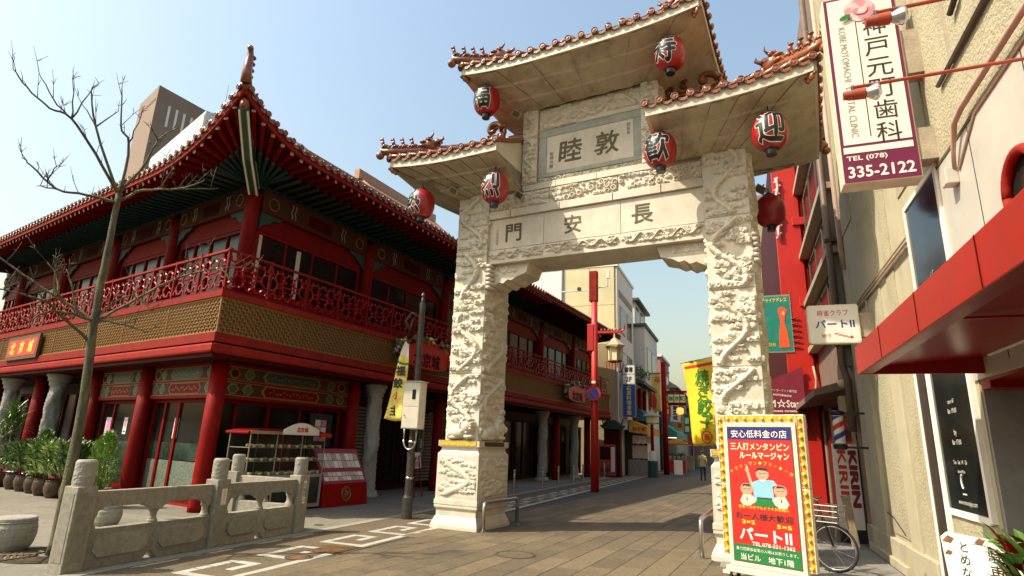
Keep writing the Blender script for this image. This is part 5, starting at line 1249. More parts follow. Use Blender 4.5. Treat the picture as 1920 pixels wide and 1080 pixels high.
for y in (-1.2,-2.4,-3.6,-4.8): MB().box(-1.1235,-1.1205,y-.006,y+.006,2.545,2.828).obj('fascia_seam','red_dark',RC)
for y in (-2.6,-5.2): MB().box(-1.0,-.02,y-.015,y+.015,2.585,2.6).obj('soffit_rib','red_metal',RC)
MB().tube([(-.25,-.9,2.60),(-.25,-4.5,2.60)],.015,6).obj('lamp_tube','box_beige',RC)
# dental clinic sign
DS=thing('clinic_sign','tall white box sign with purple border and rose projecting from the cream wall','sign',(1.70,7.3,4.8))
MB().box(-.40,.40,.0,.26,0,2.58).obj('case','frame_cream',DS,bevel=.008)
MB().box(-.385,.385,-.006,-.001,.015,2.57).obj('purple_border','purple',DS)
MB().box(-.35,.35,-.010,-.0065,.50,2.54).obj('white_face','sign_white',DS); MB().box(-.36,.35,-.010,-.0065,.385,.465).obj('white_stripe','sign_white',DS)
for k,s in enumerate('神戸元町歯科'): text(s,'ink',DS,(.13,-.0105,2.07-k*.29),h=.25,name='character',depth=.003)
text('KOBE MOTOMACHI','wall_grey',DS,(-.22,-.0105,1.74),w=.78,h=.075,rot=(PI/2,PI/2,0),name='clinic_lettering',depth=.003); text('DENTAL CLINIC','wall_grey',DS,(-.22,-.0105,.93),w=.68,h=.075,rot=(PI/2,PI/2,0),name='clinic_lettering',depth=.003)
MB().box(-.065,-.055,-.0125,-.0105,.58,2.17).obj('thin_line','green_dark',DS)
text('TEL (078)','sign_white',DS,(-.13,-.0065,.31),w=.42,h=.08,name='phone_lettering',bold=.016,depth=.003); text('335-2122','sign_white',DS,(.0,-.0065,.14),w=.68,h=.15,name='phone_lettering',bold=.018,depth=.003)
def petal(cx,cz,r,a,mt,d,par,st=.55):
    pts=[(cx+r*math.cos(q)*math.cos(a)-st*r*math.sin(q)*math.sin(a),cz+r*math.cos(q)*math.sin(a)+st*r*math.sin(q)*math.cos(a)) for q in [k*PI/6 for k in range(12)]]
    return MB().prism(pts,-d-.0015,-d).obj('rose_petal',mt,par)
for k in range(7):
    a=k*.9; petal(.0+.1*math.cos(a),2.34+.09*math.sin(a),.10,a+PI/2,'pink' if k%2 else 'pink_deep',.0105+.0017*k,DS,.75)
for k in range(5):
    a=k*1.26+.4; petal(.045*math.cos(a),2.35+.04*math.sin(a),.06,a+PI/2,'pink_deep' if k%2 else 'pink',.0235+.0017*k,DS,.75)
petal(-.17,2.25,.07,R(25),'sign_green',.0345,DS,.5)
MB().box(.40,.60,.02,.24,1.35,1.95).obj('mount_block','sill_stone',DS); MB().box(.40,.60,.02,.24,.22,.62).obj('mount_block','sill_stone',DS)
# spot lamps on arms
def spot(label,y,z,x):
    t=thing('spot_lamp',label,'lamp',(x,y,z),0,'terracotta spot lamps on long arms'); t.scale=(.62,.62,.62)
    MB().tube([(-.02,0,.10),((2.3-x)/.62,0,.125)],.022,8).obj('arm','terracotta',t); 
    b=MB(); b.M=Matrix.Rotation(PI/2,4,'Y'); b.lathe([(.0,-.13),(.05,-.13),(.06,-.02),(.066,-.02),(.07,.10),(.06,.105)],18,cap=False); b.obj('housing','terracotta',t,smooth=False)
    b=MB(); b.M=Matrix.Rotation(PI/2,4,'Y'); b.lathe([(.05,.10),(.075,.15),(.098,.20),(.102,.225)],20,cap=False); b.obj('reflector_bulb','chrome',t,smooth=True)
    b=MB(); b.M=Matrix.Rotation(PI/2,4,'Y'); b.lathe([(.102,.225),(.085,.25),(.05,.265),(.0,.27)],20,cap=False); b.obj('bulb_face','lens',t,smooth=True)
    MB().tube([(-.02,0,.06),(-.02,0,.12)],.022,8).obj('joint','dark_metal',t)
spot('lower terracotta spot lamp with a silvered bulb in front of the clinic sign',4.5,4.33,.95)
spot('upper terracotta spot lamp with a silvered bulb across the rose of the clinic sign',4.0,4.575,1.04)
# rusty notice board, flower pots at the right foot
NB=thing('notice_board','rusty white enamel board with brushed no-parking lettering by the wall','notice',(1.98,6.95,0),-R(50))
pts=[(-.32,.45),(.40,.40),(.42,1.0),(-.30,1.03),(-.36,.98)]
MB().prism(pts,-.01,.01).obj('board','sign_white',NB); MB().tube([(.0,.03,-.005),(.0,.03,.9)],.02,6).obj('stake','rust',NB)
for (x,z,s) in ((-.29,.97,.06),(.0,.99,.05),(.3,.44,.06),(-.3,.85,.04)): MB().prism([(x-s,z-s*.5),(x+s*.4,z-s*.6),(x+s,z+s*.2),(x,z+s*.55)],-.013,-.011).obj('rust_patch','rust',NB)
text('とめない','ink',NB,(-.15,-.012,.75),h=.42,vertical=True,name='brushed_lettering',depth=.002); text('駐車禁','ink',NB,(.12,-.012,.74),h=.42,vertical=True,name='brushed_lettering',depth=.002)
potted('leafy flowering plant behind the rusty notice board',2.0,5.75,'shrub',.75,.3,200,88,'red','leaf',.45,'red_paint')
# ================================================================ MAHJONG PARLOUR SIGN with bulbs
MJ=thing('parlour_sign','red mahjong parlour stand sign framed with yellow bulbs before the gate pillar','sign',(.23,9.35,0),-R(24.6))
MB().box(-.52,.52,-.05,.10,.17,2.12).obj('frame','cream_paint',MJ,bevel=.008)
MB().box(-.466,.466,-.054,-.0505,.232,2.068).obj('dark_lip','pipe_brown',MJ)
F_=-.0545
MB().box(-.452,.452,F_-.002,F_,1.885,2.055).obj('navy_band','sign_navy',MJ); MB().box(-.452,.452,F_-.002,F_,.467,1.884).obj('red_field','sign_red',MJ); MB().box(-.452,.452,F_-.002,F_,.245,.466).obj('green_band','sign_green',MJ)
Y=F_-.0025
for s,z,w,h,c,bd in (('安心低料金の店',1.965,.80,.11,'sign_white',.006),('三人打メンタンピン',1.79,.84,.105,'ink_cream',.012),('ルールマージャン',1.665,.70,.10,'ink_cream',.02),('初めての方でもどうぞお気軽に',.965,.70,.045,'ink_yellow',.003),('お一人様大歓迎',.845,.80,.09,'ink',.01),('パートⅡ',.61,.72,.165,'sign_white',.022),('TEL.078-331-1362',.488,.58,.05,'sign_white',.012),('暴力団関係者等の入場はお断りします。',.405,.84,.045,'sign_white',.002),('当ビル　地下1階',.305,.72,.085,'sign_white',.008)):
    text(s,c,MJ,(.06 if 'ルール' in s else (.1 if 'TEL' in s else 0),Y,z),w=w,h=h,bold=bd,name='printed_line',depth=.0015)
text('2×2','ink_yellow',MJ,(-.22,Y,.765),w=.19,h=.05,bold=.02,name='printed_line',depth=.0015); text('5×5','ink_yellow',MJ,(.27,Y,.745),w=.2,h=.05,bold=.02,name='printed_line',depth=.0015)
for k,s in enumerate('サラリーマン・フリー・一般'):
    u=k/12*2-1; text(s,'ink_yellow',MJ,(u*.42,Y,1.565-.13*u*u),h=.045,rot=(PI/2,R(22)*u,0),name='printed_line',depth=.0015) if s not in '・ー一' else text(s,'ink_yellow',MJ,(u*.42,Y,1.565-.13*u*u),w=.04,rot=(PI/2,R(22)*u,0),name='printed_line',depth=.0015)
def flat(pts,mt,lay,name='figure_print'): return MB().prism([(x,z) for x,z in pts],Y-.0012*lay-.001,Y-.0012*lay).obj(name,mt,MJ)
def oval(cx,cz,rx,rz,mt,lay,n=18): return flat([(cx+rx*math.cos(2*PI*k/n),cz+rz*math.sin(2*PI*k/n)) for k in range(n)],mt,lay)
# three players at a green table
flat([(-.12,1.02),(.17,1.02),(.15,1.26),(.22,1.28),(.17,1.34),(.06,1.345),(-.02,1.345),(-.13,1.30),(-.17,1.30),(-.12,1.22)],'pale_blue',0)
oval(.02,1.415,.092,.078,'skin',1); flat([(-.06,1.44),(-.055,1.49),(.0,1.505),(.09,1.495),(.10,1.44),(.08,1.465),(-.03,1.47)],'hair',2); flat([(-.03,1.345),(.02,1.31),(.07,1.345)],'sign_white',1)
flat([(-.13,1.30),(-.17,1.30),(-.21,1.45),(-.17,1.46)],'skin',0); oval(-.195,1.465,.028,.035,'skin',1); oval(-.193,1.505,.012,.015,'sign_white',2)
for sg in (-1,1):
    oval(sg*.235+.02,1.205,.092,.08,'skin',1); flat([(sg*.17+.02,1.24),(sg*.2+.02,1.275),(sg*.28+.02,1.27),(sg*.31+.02,1.22),(sg*.27+.02,1.25)],'hair',2)
    flat([(sg*.17+.02,1.13),(sg*.29+.02,1.14),(sg*.34+.02,1.04),(sg*.30+.02,.985),(sg*.2+.02,.985),(sg*.10+.02,1.06)],'ink_cream',1); flat([(sg*.24+.02,1.13),(sg*.225+.02,1.06),(sg*.25+.02,1.05)],'maroon',2)
    for q in (-.03,.03): flat([(sg*.235+.02+q-.018,1.205),(sg*.235+.02+q+.018,1.205),(sg*.235+.02+q+.018,1.21),(sg*.235+.02+q-.018,1.21)],'hair',3)
for q in (-.03,.035): flat([(.02+q-.02,1.425),(.02+q+.02,1.425),(.02+q+.02,1.431),(.02+q-.02,1.431)],'hair',3)
flat([(-.01,1.385),(.05,1.385),(.045,1.372),(.0,1.372)],'pink_deep',2)
flat([(-.13,.985),(.19,.985),(.13,1.09),(-.07,1.09)],'sign_green',3); flat([(-.075,1.09),(.135,1.09),(.135,1.105),(-.075,1.105)],'ink',3)
# bulb boxes
bb=MB(); bb.ball((0,0,0),.024,12,8); bmesh2=bb.mesh('bulb'); bmesh2.materials.append(MAT['bulb']); bmesh2.polygons.foreach_set('use_smooth',[True]*len(bmesh2.polygons))
def bulb_box(x0,x1,z0,z1,n,vert):
    o=MB().box(x0,x1,-.02,.08,z0,z1).obj('bulb_box','cream_paint',MJ,bevel=.005)
    MB().box(x0+.012,x1-.012,-.023,-.0205,z0+.014,z1-.014).obj('amber_panel','amber',o); 
    m=MB(); m.box(x0+.012,x0+.022,-.027,-.0235,z0+.014,z1-.014); m.obj('red_edge','sign_red',o)
    for k in range(n):
        f=(k+.5)/n; p=((x0+x1)/2,-.045,z0+(z1-z0)*f) if vert else (x0+(x1-x0)*f,-.045,(z0+z1)/2); mk('bulb',bmesh2,None,o,p)
bulb_box(-.625,-.525,1.265,2.235,8,True); bulb_box(-.625,-.525,.30,1.255,8,True); bulb_box(.525,.625,1.265,2.235,8,True); bulb_box(.525,.625,.22,1.255,9,True); bulb_box(-.52,.52,2.125,2.235,8,False)
MB().box(-.56,.60,-.12,.16,.085,.165).obj('base','cream_paint',MJ,bevel=.01); MB().box(-.60,-.5,-.14,.18,.06,.10).obj('foot','cream_paint',MJ); MB().box(.5,.62,-.14,.18,.06,.10).obj('foot','cream_paint',MJ)
for x in (-.5,.5):
    for y in (-.1,.13): 
        b=MB(); b.M=Matrix.Translation((x,y,.03))@Matrix.Rotation(PI/2,4,'Y'); b.lathe([(.033,-.015),(.033,.015)],12); b.obj('caster','rubber',MJ)
# ================================================================ BICYCLE behind it
BI=thing('bicycle','black city bicycle with a wire basket parked behind the mahjong sign','bicycle',(1.2,10.75,0),R(180-28))
def wheel(x):
    b=MB(); b.tube([(x+.33*math.cos(k*PI/18),0,.345+.33*math.sin(k*PI/18)) for k in range(37)],.018,6); w=b.obj('tyre','rubber',BI,smooth=True)
    b=MB(); b.tube([(x+.305*math.cos(k*PI/18),0,.345+.305*math.sin(k*PI/18)) for k in range(37)],.012,5); b.obj('rim','chrome',w,smooth=True)
    for k in range(18): a=k*PI/9; MB().tube([(x+.02*math.cos(a+1),.015*(-1)**k,.345+.02*math.sin(a+1)),(x+.3*math.cos(a),0,.345+.3*math.sin(a))],.0022,4).obj('spoke','chrome',w)
    b=MB(); b.M=Matrix.Translation((x,0,.345))@Matrix.Rotation(PI/2,4,'X'); b.lathe([(.025,-.05),(.025,.05)],10); b.obj('hub','steel',w)
    b=MB(); b.grid(lambda u,v:(x+.365*math.cos(R(20+150*u)),-.03+.06*v,.345+.365*math.sin(R(20+150*u))),14,2); b.obj('mudguard','steel',BI,smooth=True)
wheel(0); wheel(1.08)
b=MB(); b.tube([(0,0,.345),(.08,0,.62),(.2,0,1.0)],.018,6); b.tube([(.16,0,.85),(.45,0,.42),(.55,0,.32)],.022,6); b.tube([(.55,0,.32),(.78,0,.9)],.018,6); b.tube([(.55,0,.32),(1.08,0,.345),(.7,0,.7)],.013,6); b.obj('frame_tubes','black_gloss',BI,smooth=True)
b=MB(); b.tube([(.32,-.28,1.02),(.2,-.22,1.06),(.19,0,1.02),(.2,.22,1.06),(.32,.28,1.02)],.014,6); b.obj('handlebar','chrome',BI,smooth=True); 
for y in (-.3,.3): MB().tube([(.30,y*.92,1.025),(.41,y*1.0,1.0)],.02,8).obj('grip','rubber',BI)
b=MB(); b.ball((.8,0,.95),(.13,.08,.035),10,6); b.obj('saddle','black',BI,smooth=True)
b=MB(); b.lathe([(.09,-.006),(.09,.006)],16); b.obj('chainring','steel',BI,loc=(.55,.05,.32),rot=(PI/2,0,0)); MB().tube([(.55,-.09,.32),(.55,-.09,.16),(.6,-.16,.15)],.012,5).obj('pedal_crank','steel',BI)
b=MB(); 
for k in range(9):
    f=k/8; b.tube([(-.14+.3*f,-.16,.72),(-.17+.36*f,-.19,.96)],.004,4); b.tube([(-.14+.3*f,.16,.72),(-.17+.36*f,.19,.96)],.004,4); b.tube([(-.14,-.16+.32*f,.72),(-.17,-.19+.38*f,.96)],.004,4); b.tube([(.16,-.16+.32*f,.72),(.19,-.19+.38*f,.96)],.004,4); b.tube([(-.14+.3*f,-.16,.72),(-.14+.3*f,.16,.72)],.004,4)
for z,g_ in ((.72,0),(.8,.01),(.88,.02),(.96,.03)): b.tube([(-.14-g_,-.16-g_,z),(.16+g_,-.16-g_,z),(.16+g_,.16+g_,z),(-.14-g_,.16+g_,z),(-.14-g_,-.16-g_,z)],.006,5)
b.obj('basket','wire',BI)
# ================================================================ BROWN BUILDING, BARBER POLE, CLUB SIGN
BB=thing('brown_building','narrow brown building with stone window sills next to the red shop','building',(2.3,14.2,0))
MB().box(0,8,.01,7.3,-.01,14).obj('wall','brown_wall',BB)
for z0,z1 in ((4.85,6.0),(6.5,7.55),(8.1,9.7),(10.3,12.2)):
    w=MB().box(-.02,.06,.5,6.9,z0,z1).obj('window_band','sill_stone',BB)
    for k in range(4): MB().box(-.026,-.0205,.6+k*1.57,2.05+k*1.57,z0+.08,z1-.08).obj('pane','window_glass',w)
    for k in range(3): MB().box(-.05,-.021,2.07+k*1.57,2.15+k*1.57,z0,z1).obj('mullion','pipe_brown',w)
for z in (4.70,6.15,7.72,9.95): MB().box(-.26,.0,.05,7.25,z,z+.16).obj('sill','sill_stone',BB,bevel=.01)
MB().box(-.12,.0,6.6,7.28,0,14).obj('end_pier','plaster',BB)
MB().tube([(-.2,.08,13),(-.2,.08,3.6),(-.14,.05,3.3),(-.14,.05,2.2)],.075,10).obj('drain_pipe','pipe_brown',BB,smooth=True); MB().box(-.12,.0,.2,.5,3.6,9.5).obj('blue_strip','wall_grey',BB)
for z in (4.0,6.4,9.0): MB().box(-.29,-.0,.0,.16,z,z+.06).obj('pipe_strap','iron',BB)
MB().hexa([(-.75,.4,2.98),(0,.4,3.15),(0,5.8,3.15),(-.75,5.8,2.98),(-.75,.4,3.12),(0,.4,3.35),(0,5.8,3.35),(-.75,5.8,3.12)]).obj('awning','brown_wall',BB)
MB().box(-.05,.02,.6,5.6,0,2.9).obj('shopfront','window_glass',BB)
for k in range(4): MB().box(-.08,-.02,.55+k*1.6,.67+k*1.6,0,2.95).obj('door_post',('wall_tan','red_paint','steel','wall_tan')[k],BB)
MB().box(-.3,.0,.15,.55,2.55,2.95).obj('wall_box','wall_tan',BB); MB().ball((-.24,.1,3.2),.09,10,8).obj('insulator','plaster',BB,smooth=True)
KB=thing('drink_signboard','tall white board with bold red lettering turned on its side by the shop entrance','sign',(2.02,14.55,0),R(12))
MB().box(-.26,.22,-.02,.02,.25,1.95).obj('board','panel_white',KB); text('KIRIN','ink_red',KB,(-.1,-.022,1.25),w=1.15,h=.17,rot=(PI/2,PI/2,0),bold=.02,name='lettering',depth=.003); text('KIRIN','maroon',KB,(.11,-.022,1.25),w=1.15,h=.17,rot=(PI/2,PI/2,0),bold=.04,name='lettering',depth=.003); MB().box(-.27,.23,-.03,.03,-.005,.25).obj('foot','black',KB)
CR=MB(); CR.box(-.06,.06,-.12,.12,.0,.9); cr=CR.obj('wooden_post','wall_tan',None,loc=(1.92,13.75,0),rot=(0,R(-6),0),bevel=.01); tag(cr,'short leaning wooden post by the dark doorway','post')
MB().box(-.07,.07,-.13,.13,.9,.96).obj('post_cap','sill_stone',cr)
BP=thing('barber_pole','wall-mounted barber pole striped blue, white and red','barber pole',(1.80,13.5,1.82))
m=MB(); n=24
MB().lathe([(.10,.12),(.10,.66)],24,cap=False).obj('drum','sign_white',BP,smooth=True)
for c,ph in (('ink_blue',0),('ink_red',2*PI/3*1.0)):
    for rep in range(2):
        b=MB(); b.grid(lambda u,v:(.1015*math.cos(u*2*PI),.1015*math.sin(u*2*PI),.13+.52*min(1,max(0,((u*.55+ph/(2*PI)+rep)%2/2*1.0+v*.14)))),40,1) if False else None
for c,base in (('ink_blue',.42),('ink_red',.22),('ink_blue',.02)):
    b=MB(); b.grid(lambda u,v:(.1012*math.cos(-PI+u*PI),.1012*math.sin(-PI+u*PI),min(.65,max(.125,.12+base+u*.17+v*.10))),20,2); b.obj('stripe',c,BP,smooth=True)
for z0,z1 in ((.0,.12),(.66,.76)): MB().lathe([(.06,z0),(.125,z0+.02),(.13,z1-.02),(.09,z1)],20).obj('end_cap','black_gloss',BP,smooth=False)
MB().box(.05,.48,-.03,.03,.03,.07).obj('bracket','dark_metal',BP); MB().box(.05,.48,-.03,.03,.69,.73).obj('bracket','dark_metal',BP)
CS=thing('club_sign','small white rounded box sign with red and blue lettering and a stair arrow','sign',(1.64,11.6,3.62))
pts=[]
for cx,cz,a0 in ((.36,.06,-90),(.36,.66,0),(-.36,.66,90),(-.36,.06,180)):
    for k in range(5): a=R(a0+k*22.5); pts.append((cx+.05*math.cos(a),cz+.05*math.sin(a)))
MB().prism(pts,0,.16).obj('case','cream_paint',CS); MB().prism([(x*.95,.36+(z-.36)*.95) for x,z in pts],-.004,-.0005).obj('face','sign_white',CS)
text('麻雀クラブ','ink_red',CS,(.0,-.0045,.56),w=.50,h=.11,bold=0,name='lettering',depth=.003); text('パートⅡ','ink_blue',CS,(.02,-.0045,.36),w=.62,h=.15,bold=.016,name='lettering',depth=.003); text('地下','ink_red',CS,(-.13,-.0045,.14),w=.16,name='lettering',depth=.003)
b=MB(); 
for k in range(4): b.box(.0+k*.065,.07+k*.065,-.007,-.0045,.17-k*.022,.188-k*.022)
b.prism([(.25,.08),(.30,.115),(.25,.15)],-.007,-.0045); b.obj('stair_arrow','ink_red',CS); MB().box(.40,.66,.04,.12,.12,.55).obj('mount_arm','sill_stone',CS)
# ================================================================ RED SHOP BUILDING, its signs
RB=thing('red_shop_building','bright red shop building with a dragon ornament on its pier behind the gate','building',(1.55,20.0,0))
MB().box(.0,7,.0,14,-.01,12.5).obj('wall','red_dark',RB); MB().box(-.12,.62,-.14,.0,-.01,12.4).obj('pier','sign_red',RB,bevel=.01); MB().box(.62,.78,-.10,.0,-.01,11.3).obj('pier_strip','red_paint',RB)
for z in (3.6,6.2,8.9,11.4): MB().box(.38,.80,-.20,-.0,z,z+.26).obj('pier_block','sign_red',RB,bevel=.01)
MB().box(-.3,.0,.2,.6,9.4,9.6).obj('bracket','red_paint',RB)
b=MB(); P_=[(.0+.05*math.sin(k*.8),-.22,10.6-k*.14) for k in range(16)]; b.tube(P_,[.05]*16,6)
for k in range(16): b.ball((P_[k][0]+.06*(-1)**k,-.22,P_[k][2]),(.05,.03,.04),6,4)
b.obj('dragon_ornament','pink',RB,smooth=True)
for k in range(6): MB().tube([(.1+.0*k,-.16,4.9+k*.18),(.3,-.2,4.95+k*.18)],.02,5).obj('red_prong','red_gloss',RB)
MB().tube([(.58,-.22,4.3),(.62,-.3,3.9),(.55,-.3,3.3),(.3,-.28,3.15),(-.05,-.25,3.25)],.035,7).obj('cream_hose','wall_tan',RB,smooth=True)
MSg=thing('dessert_sign','maroon mango dessert signboard with white star lettering behind the gate pillar','sign',(1.2,19.75,0))
MB().prism([(-.62,2.45),(.62,2.45),(.62,4.28),(-.62,3.75)],-.06,.02).obj('board','maroon',MSg); MB().prism([(-.56,2.5),(.42,2.5),(.42,3.72),(-.56,3.45)],-.065,-.0605).obj('panel','maroon',MSg)
text('☆','sign_white',MSg,(-.04,-.066,3.18),h=.26,bold=.01,name='star_lettering'); text('Star','sign_white',MSg,(.28,-.066,3.17),w=.36,h=.22,bold=.015,name='star_lettering'); text('M','sign_white',MSg,(-.3,-.066,3.17),h=.22,bold=.015,name='star_lettering'); text('MOTOMACHI','sign_white',MSg,(.0,-.066,3.42),w=.5,h=.06,bold=.02,rot=(PI/2,R(6),0),name='star_lettering'); text('マンゴープリン専門店','sign_white',MSg,(.05,-.066,3.56),w=.72,h=.08,rot=(PI/2,R(4),0),name='star_lettering'); text('Chinese sweets','sign_white',MSg,(-.02,-.066,2.96),w=.8,h=.08,bold=.02,name='star_lettering')
GS=thing('dress_sign','teal hanging sign with a red dress painted on it','sign',(1.25,19.9,4.75))
MB().box(-.50,.42,-.06,.0,0,1.85).obj('frame','granite_light',GS); MB().box(-.46,.38,-.065,-.0605,.05,1.8).obj('teal_panel','sign_teal',GS)
pts=[(.0,.15),(.30,.15),(.27,.6),(.20,.95),(.25,1.2),(.30,1.33),(.2,1.45),(.09,1.45),(.02,1.33),(.06,1.15),(.09,.95),(.02,.6)]
MB().prism(pts,-.075,-.0655).obj('dress_picture','orange_cone',GS); MB().prism([(.14,1.2),(.22,1.2),(.2,1.3),(.16,1.3)],-.079,-.0755).obj('neckline','pink',GS)
text('チャイナドレス','ink_yellow',GS,(-.05,-.066,1.68),w=.72,h=.15,name='lettering',bold=.02); text('衣装館','ink_yellow',GS,(-.25,-.066,.25),w=.3,h=.12,name='lettering'); MB().tube([(.42,-.02,1.9),(.46,-.02,1.95)],.03,6).obj('hook','iron',GS)
FB=thing('far_tan_building','pinkish building with an arched window beyond the red shop','building',(1.2,35,0)); MB().box(0,8,0,14,-.01,16).obj('wall','wall_tan',FB); MB().box(-.1,8.1,-.2,14.1,16,16.4).obj('parapet','wall_pink',FB)
for k in range(3): MB().box(-.02,.02,1+k*4,3.4+k*4,6,9).obj('window','window_glass',FB)
# ================================================================ GYOZA BANNER
YB=thing('gyoza_banner','bright yellow cloth banner with green gyoza lettering hung behind the gate pillar','banner',(-.62,16.4,0),-R(35))
def yfn(u,v): 
    z=4.06-2.22*v; x=-1.02+.30*v+(1.08-.30*v)*u+.1*u*v; return (x,.04*math.sin(v*5+u*3)*(.3+v),z+.06*u-.02*v)
o=MB().grid(yfn,14,24).obj('cloth','cloth_yellow',YB,smooth=True); o.modifiers.new('s','SOLIDIFY').thickness=.004
MB().tube([(-1.08,0,4.07),(.25,0,4.16)],.018,6).obj('top_bar','steel',YB); MB().tube([(.25,0,-.005),(.25,0,4.3)],.03,8).obj('pole','dark_metal',YB)
MB().grid(lambda u,v:(lambda p:(p[0],p[1]-.006,p[2]))(yfn(.05+.9*u,.045+.035*v)),12,1).obj('red_key_stripe','ink_red',YB)
for s,v,h in (('焼',.21,.44),('き',.37,.34),('餃',.55,.46),('子',.74,.40)):
    p=yfn(.58,v); text(s,'ink_green',YB,(p[0],p[1]-.03,p[2]),h=h,w=h*1.05,bold=.012,name='character',depth=.003,rot=(PI/2,R(5),0))
p=yfn(.52,.905); b=MB(); b.tube([(p[0]+.16*math.cos(k*PI/12),p[1]-.03,p[2]+.15*math.sin(k*PI/12)) for k in range(25)],.014,5); b.obj('red_ring','ink_red',YB); text('扇','ink_red',YB,(p[0],p[1]-.03,p[2]),h=.18,bold=.02,name='character',depth=.003)
# red cone by the guard rail
def cone(label,x,y,s=1):
    t=thing('traffic_cone',label,'traffic cone',(x,y,0)); MB().box(-.19*s,.19*s,-.19*s,.19*s,-.003,.03).obj('base','black',t); MB().lathe([(.14*s,.03),(.03*s,.68*s),(.0,.69*s)],16,cap=False).obj('cone','orange_cone',t,smooth=True); MB().lathe([(.103*s,.27*s),(.085*s,.38*s)],16,cap=False).obj('white_band','sign_white',t)
cone('red traffic cone beside the guard rail at the mahjong sign',-.42,13.0); cone('orange traffic cone by the far red lamp pole',-4.6,47.0)
# ================================================================ STREET LAMP POLES
LP=thing('red_lamp_pole','tall red lamp pole with a hanging hexagonal gold lantern arm','lamp pole',(-5.6,24.0,0))
MB().lathe([(.17,-.005),(.155,3.0),(.125,9.0)],14).obj('shaft','sign_red',LP,smooth=True); MB().box(-.2,.14,-.15,.15,7.75,9.1).obj('top_box','red_sun',LP,bevel=.02); MB().box(-.28,.0,-.16,.12,5.6,6.75).obj('side_box','sign_red',LP,bevel=.02)
b=MB(); b.box(.1,1.15,-.05,.05,6.35,6.46); b.tube([(1.15,0,6.4),(1.25,0,6.5),(1.28,0,6.68)],.035,6); b.obj('arm','sign_red',LP); 
b=MB(); b.tube([(.15+.12*math.cos(a)*(1-a/9),0,6.2+.12*math.sin(a)*(1-a/9)) for a in [k*.5 for k in range(15)]],.018,5); b.obj('scroll','sign_red',LP)
for k in range(6): MB().ball((.3+k*.15,0,6.5),(.05,.03,.06),6,4).obj('arm_ornament','glaze',LP,smooth=True)
MB().box(-1.5,.1,-.03,.03,8.25,8.30).obj('camera_arm','sign_white',LP); MB().box(-.75,-.6,-.06,.06,8.3,8.42).obj('camera','black',LP); MB().tube([(.1,0,8.35),(.55,0,8.4),(.6,0,8.9)],.03,6).obj('antenna_arm','sign_white',LP); MB().box(.54,.66,-.05,.05,8.75,9.1).obj('antenna','sign_white',LP)
HL=thing('hexagonal_lantern','hexagonal gold palace lantern with red tassels hanging from the red pole arm','lantern',(-4.75,24.0,5.15))
MB().lathe([(.3,.55),(.42,.62),(.42,.68),(.36,.72),(.12,.95),(.05,1.0),(.03,1.2)],6).obj('hood','panel_gold',HL); b=MB()
for k in range(6): a=k*PI/3; b.tube([(.3*math.cos(a),.3*math.sin(a),0),(.32*math.cos(a),.32*math.sin(a),.58)],.02,5)
b.lathe([(.33,.0),(.33,.04),(.2,.06),(.2,-.04)],6); b.obj('frame','gold_fret',HL); MB().lathe([(.26,.05),(.27,.55)],6).obj('paper_panes','ink_cream',HL)
for k in range(6): a=k*PI/3; MB().tube([(.34*math.cos(a),.34*math.sin(a),.0),(.34*math.cos(a),.34*math.sin(a),-.28)],.02,5).obj('tassel','sign_red',HL)
NP=thing('no_parking_sign','round blue no-parking sign with a red rim on the red pole','sign',(-5.6,23.8,3.82))
b=MB(); b.M=Matrix.Rotation(PI/2,4,'X'); b.lathe([(.30,-.01),(.30,.01)],28); b.obj('red_disc','sign_red',NP); b=MB(); b.M=Matrix.Rotation(PI/2,4,'X'); b.lathe([(.23,.011),(.23,.014)],28); b.obj('blue_disc','sign_blue',NP)
b=MB(); b.M=Matrix.Translation((0,-.016,0))@Matrix.Rotation(R(45),4,'Y'); b.box(-.22,.22,-.001,.001,-.03,.03); b.obj('red_bar','sign_red',NP); MB().box(-.08,.08,-.01,.0,.42,.52).obj('small_plate','sign_white',NP)
L2=thing('far_lamp_pole','distant red lamp pole carrying a boxed street-name lantern','lamp pole',(-5.2,44.6,0))
MB().lathe([(.2,-.005),(.17,8.0)],12).obj('shaft','red_paint',L2,smooth=True); MB().box(.1,1.6,-.08,.08,5.75,5.9).obj('arm','red_paint',L2); MB().box(.25,1.55,-.12,.12,4.85,5.7).obj('sign_box','red_paint',L2)
for k in range(3): 
    MB().box(.3+k*.42,.66+k*.42,-.126,-.121,5.05,5.62).obj('sign_pane','ink_cream',L2); text('南京町'[k],'ink_green',L2,(.48+k*.42,-.127,5.33),h=.34,bold=.02,name='character')
GLm=thing('glowing_lantern','small amber lit lantern under the far street-name box','lantern',(-4.1,44.5,4.2)); MB().lathe([(.1,.5),(.24,.42),(.26,.1),(.12,.0)],10).obj('glowing_glass','lamp_glow',GLm,smooth=True); MB().lathe([(.28,.5),(.05,.62)],10).obj('hood','dark_metal',GLm)
L3=thing('distant_lamp_pole','slim distant red pole with an amber lamp beyond the street-name box','lamp pole',(-4.3,58,0)); MB().lathe([(.16,-.005),(.14,6.4)],10).obj('shaft','red_paint',L3); MB().box(.0,1.2,-.05,.05,5.2,5.3).obj('arm','red_paint',L3); MB().ball((1.3,0,4.8),.26,10,8).obj('amber_globe','lamp_glow',L3,smooth=True)
GL=thing('green_base_lamp','red street lamp with a white and green base and a pale roofed lantern head','street lamp',(-5.41,39.28,0))
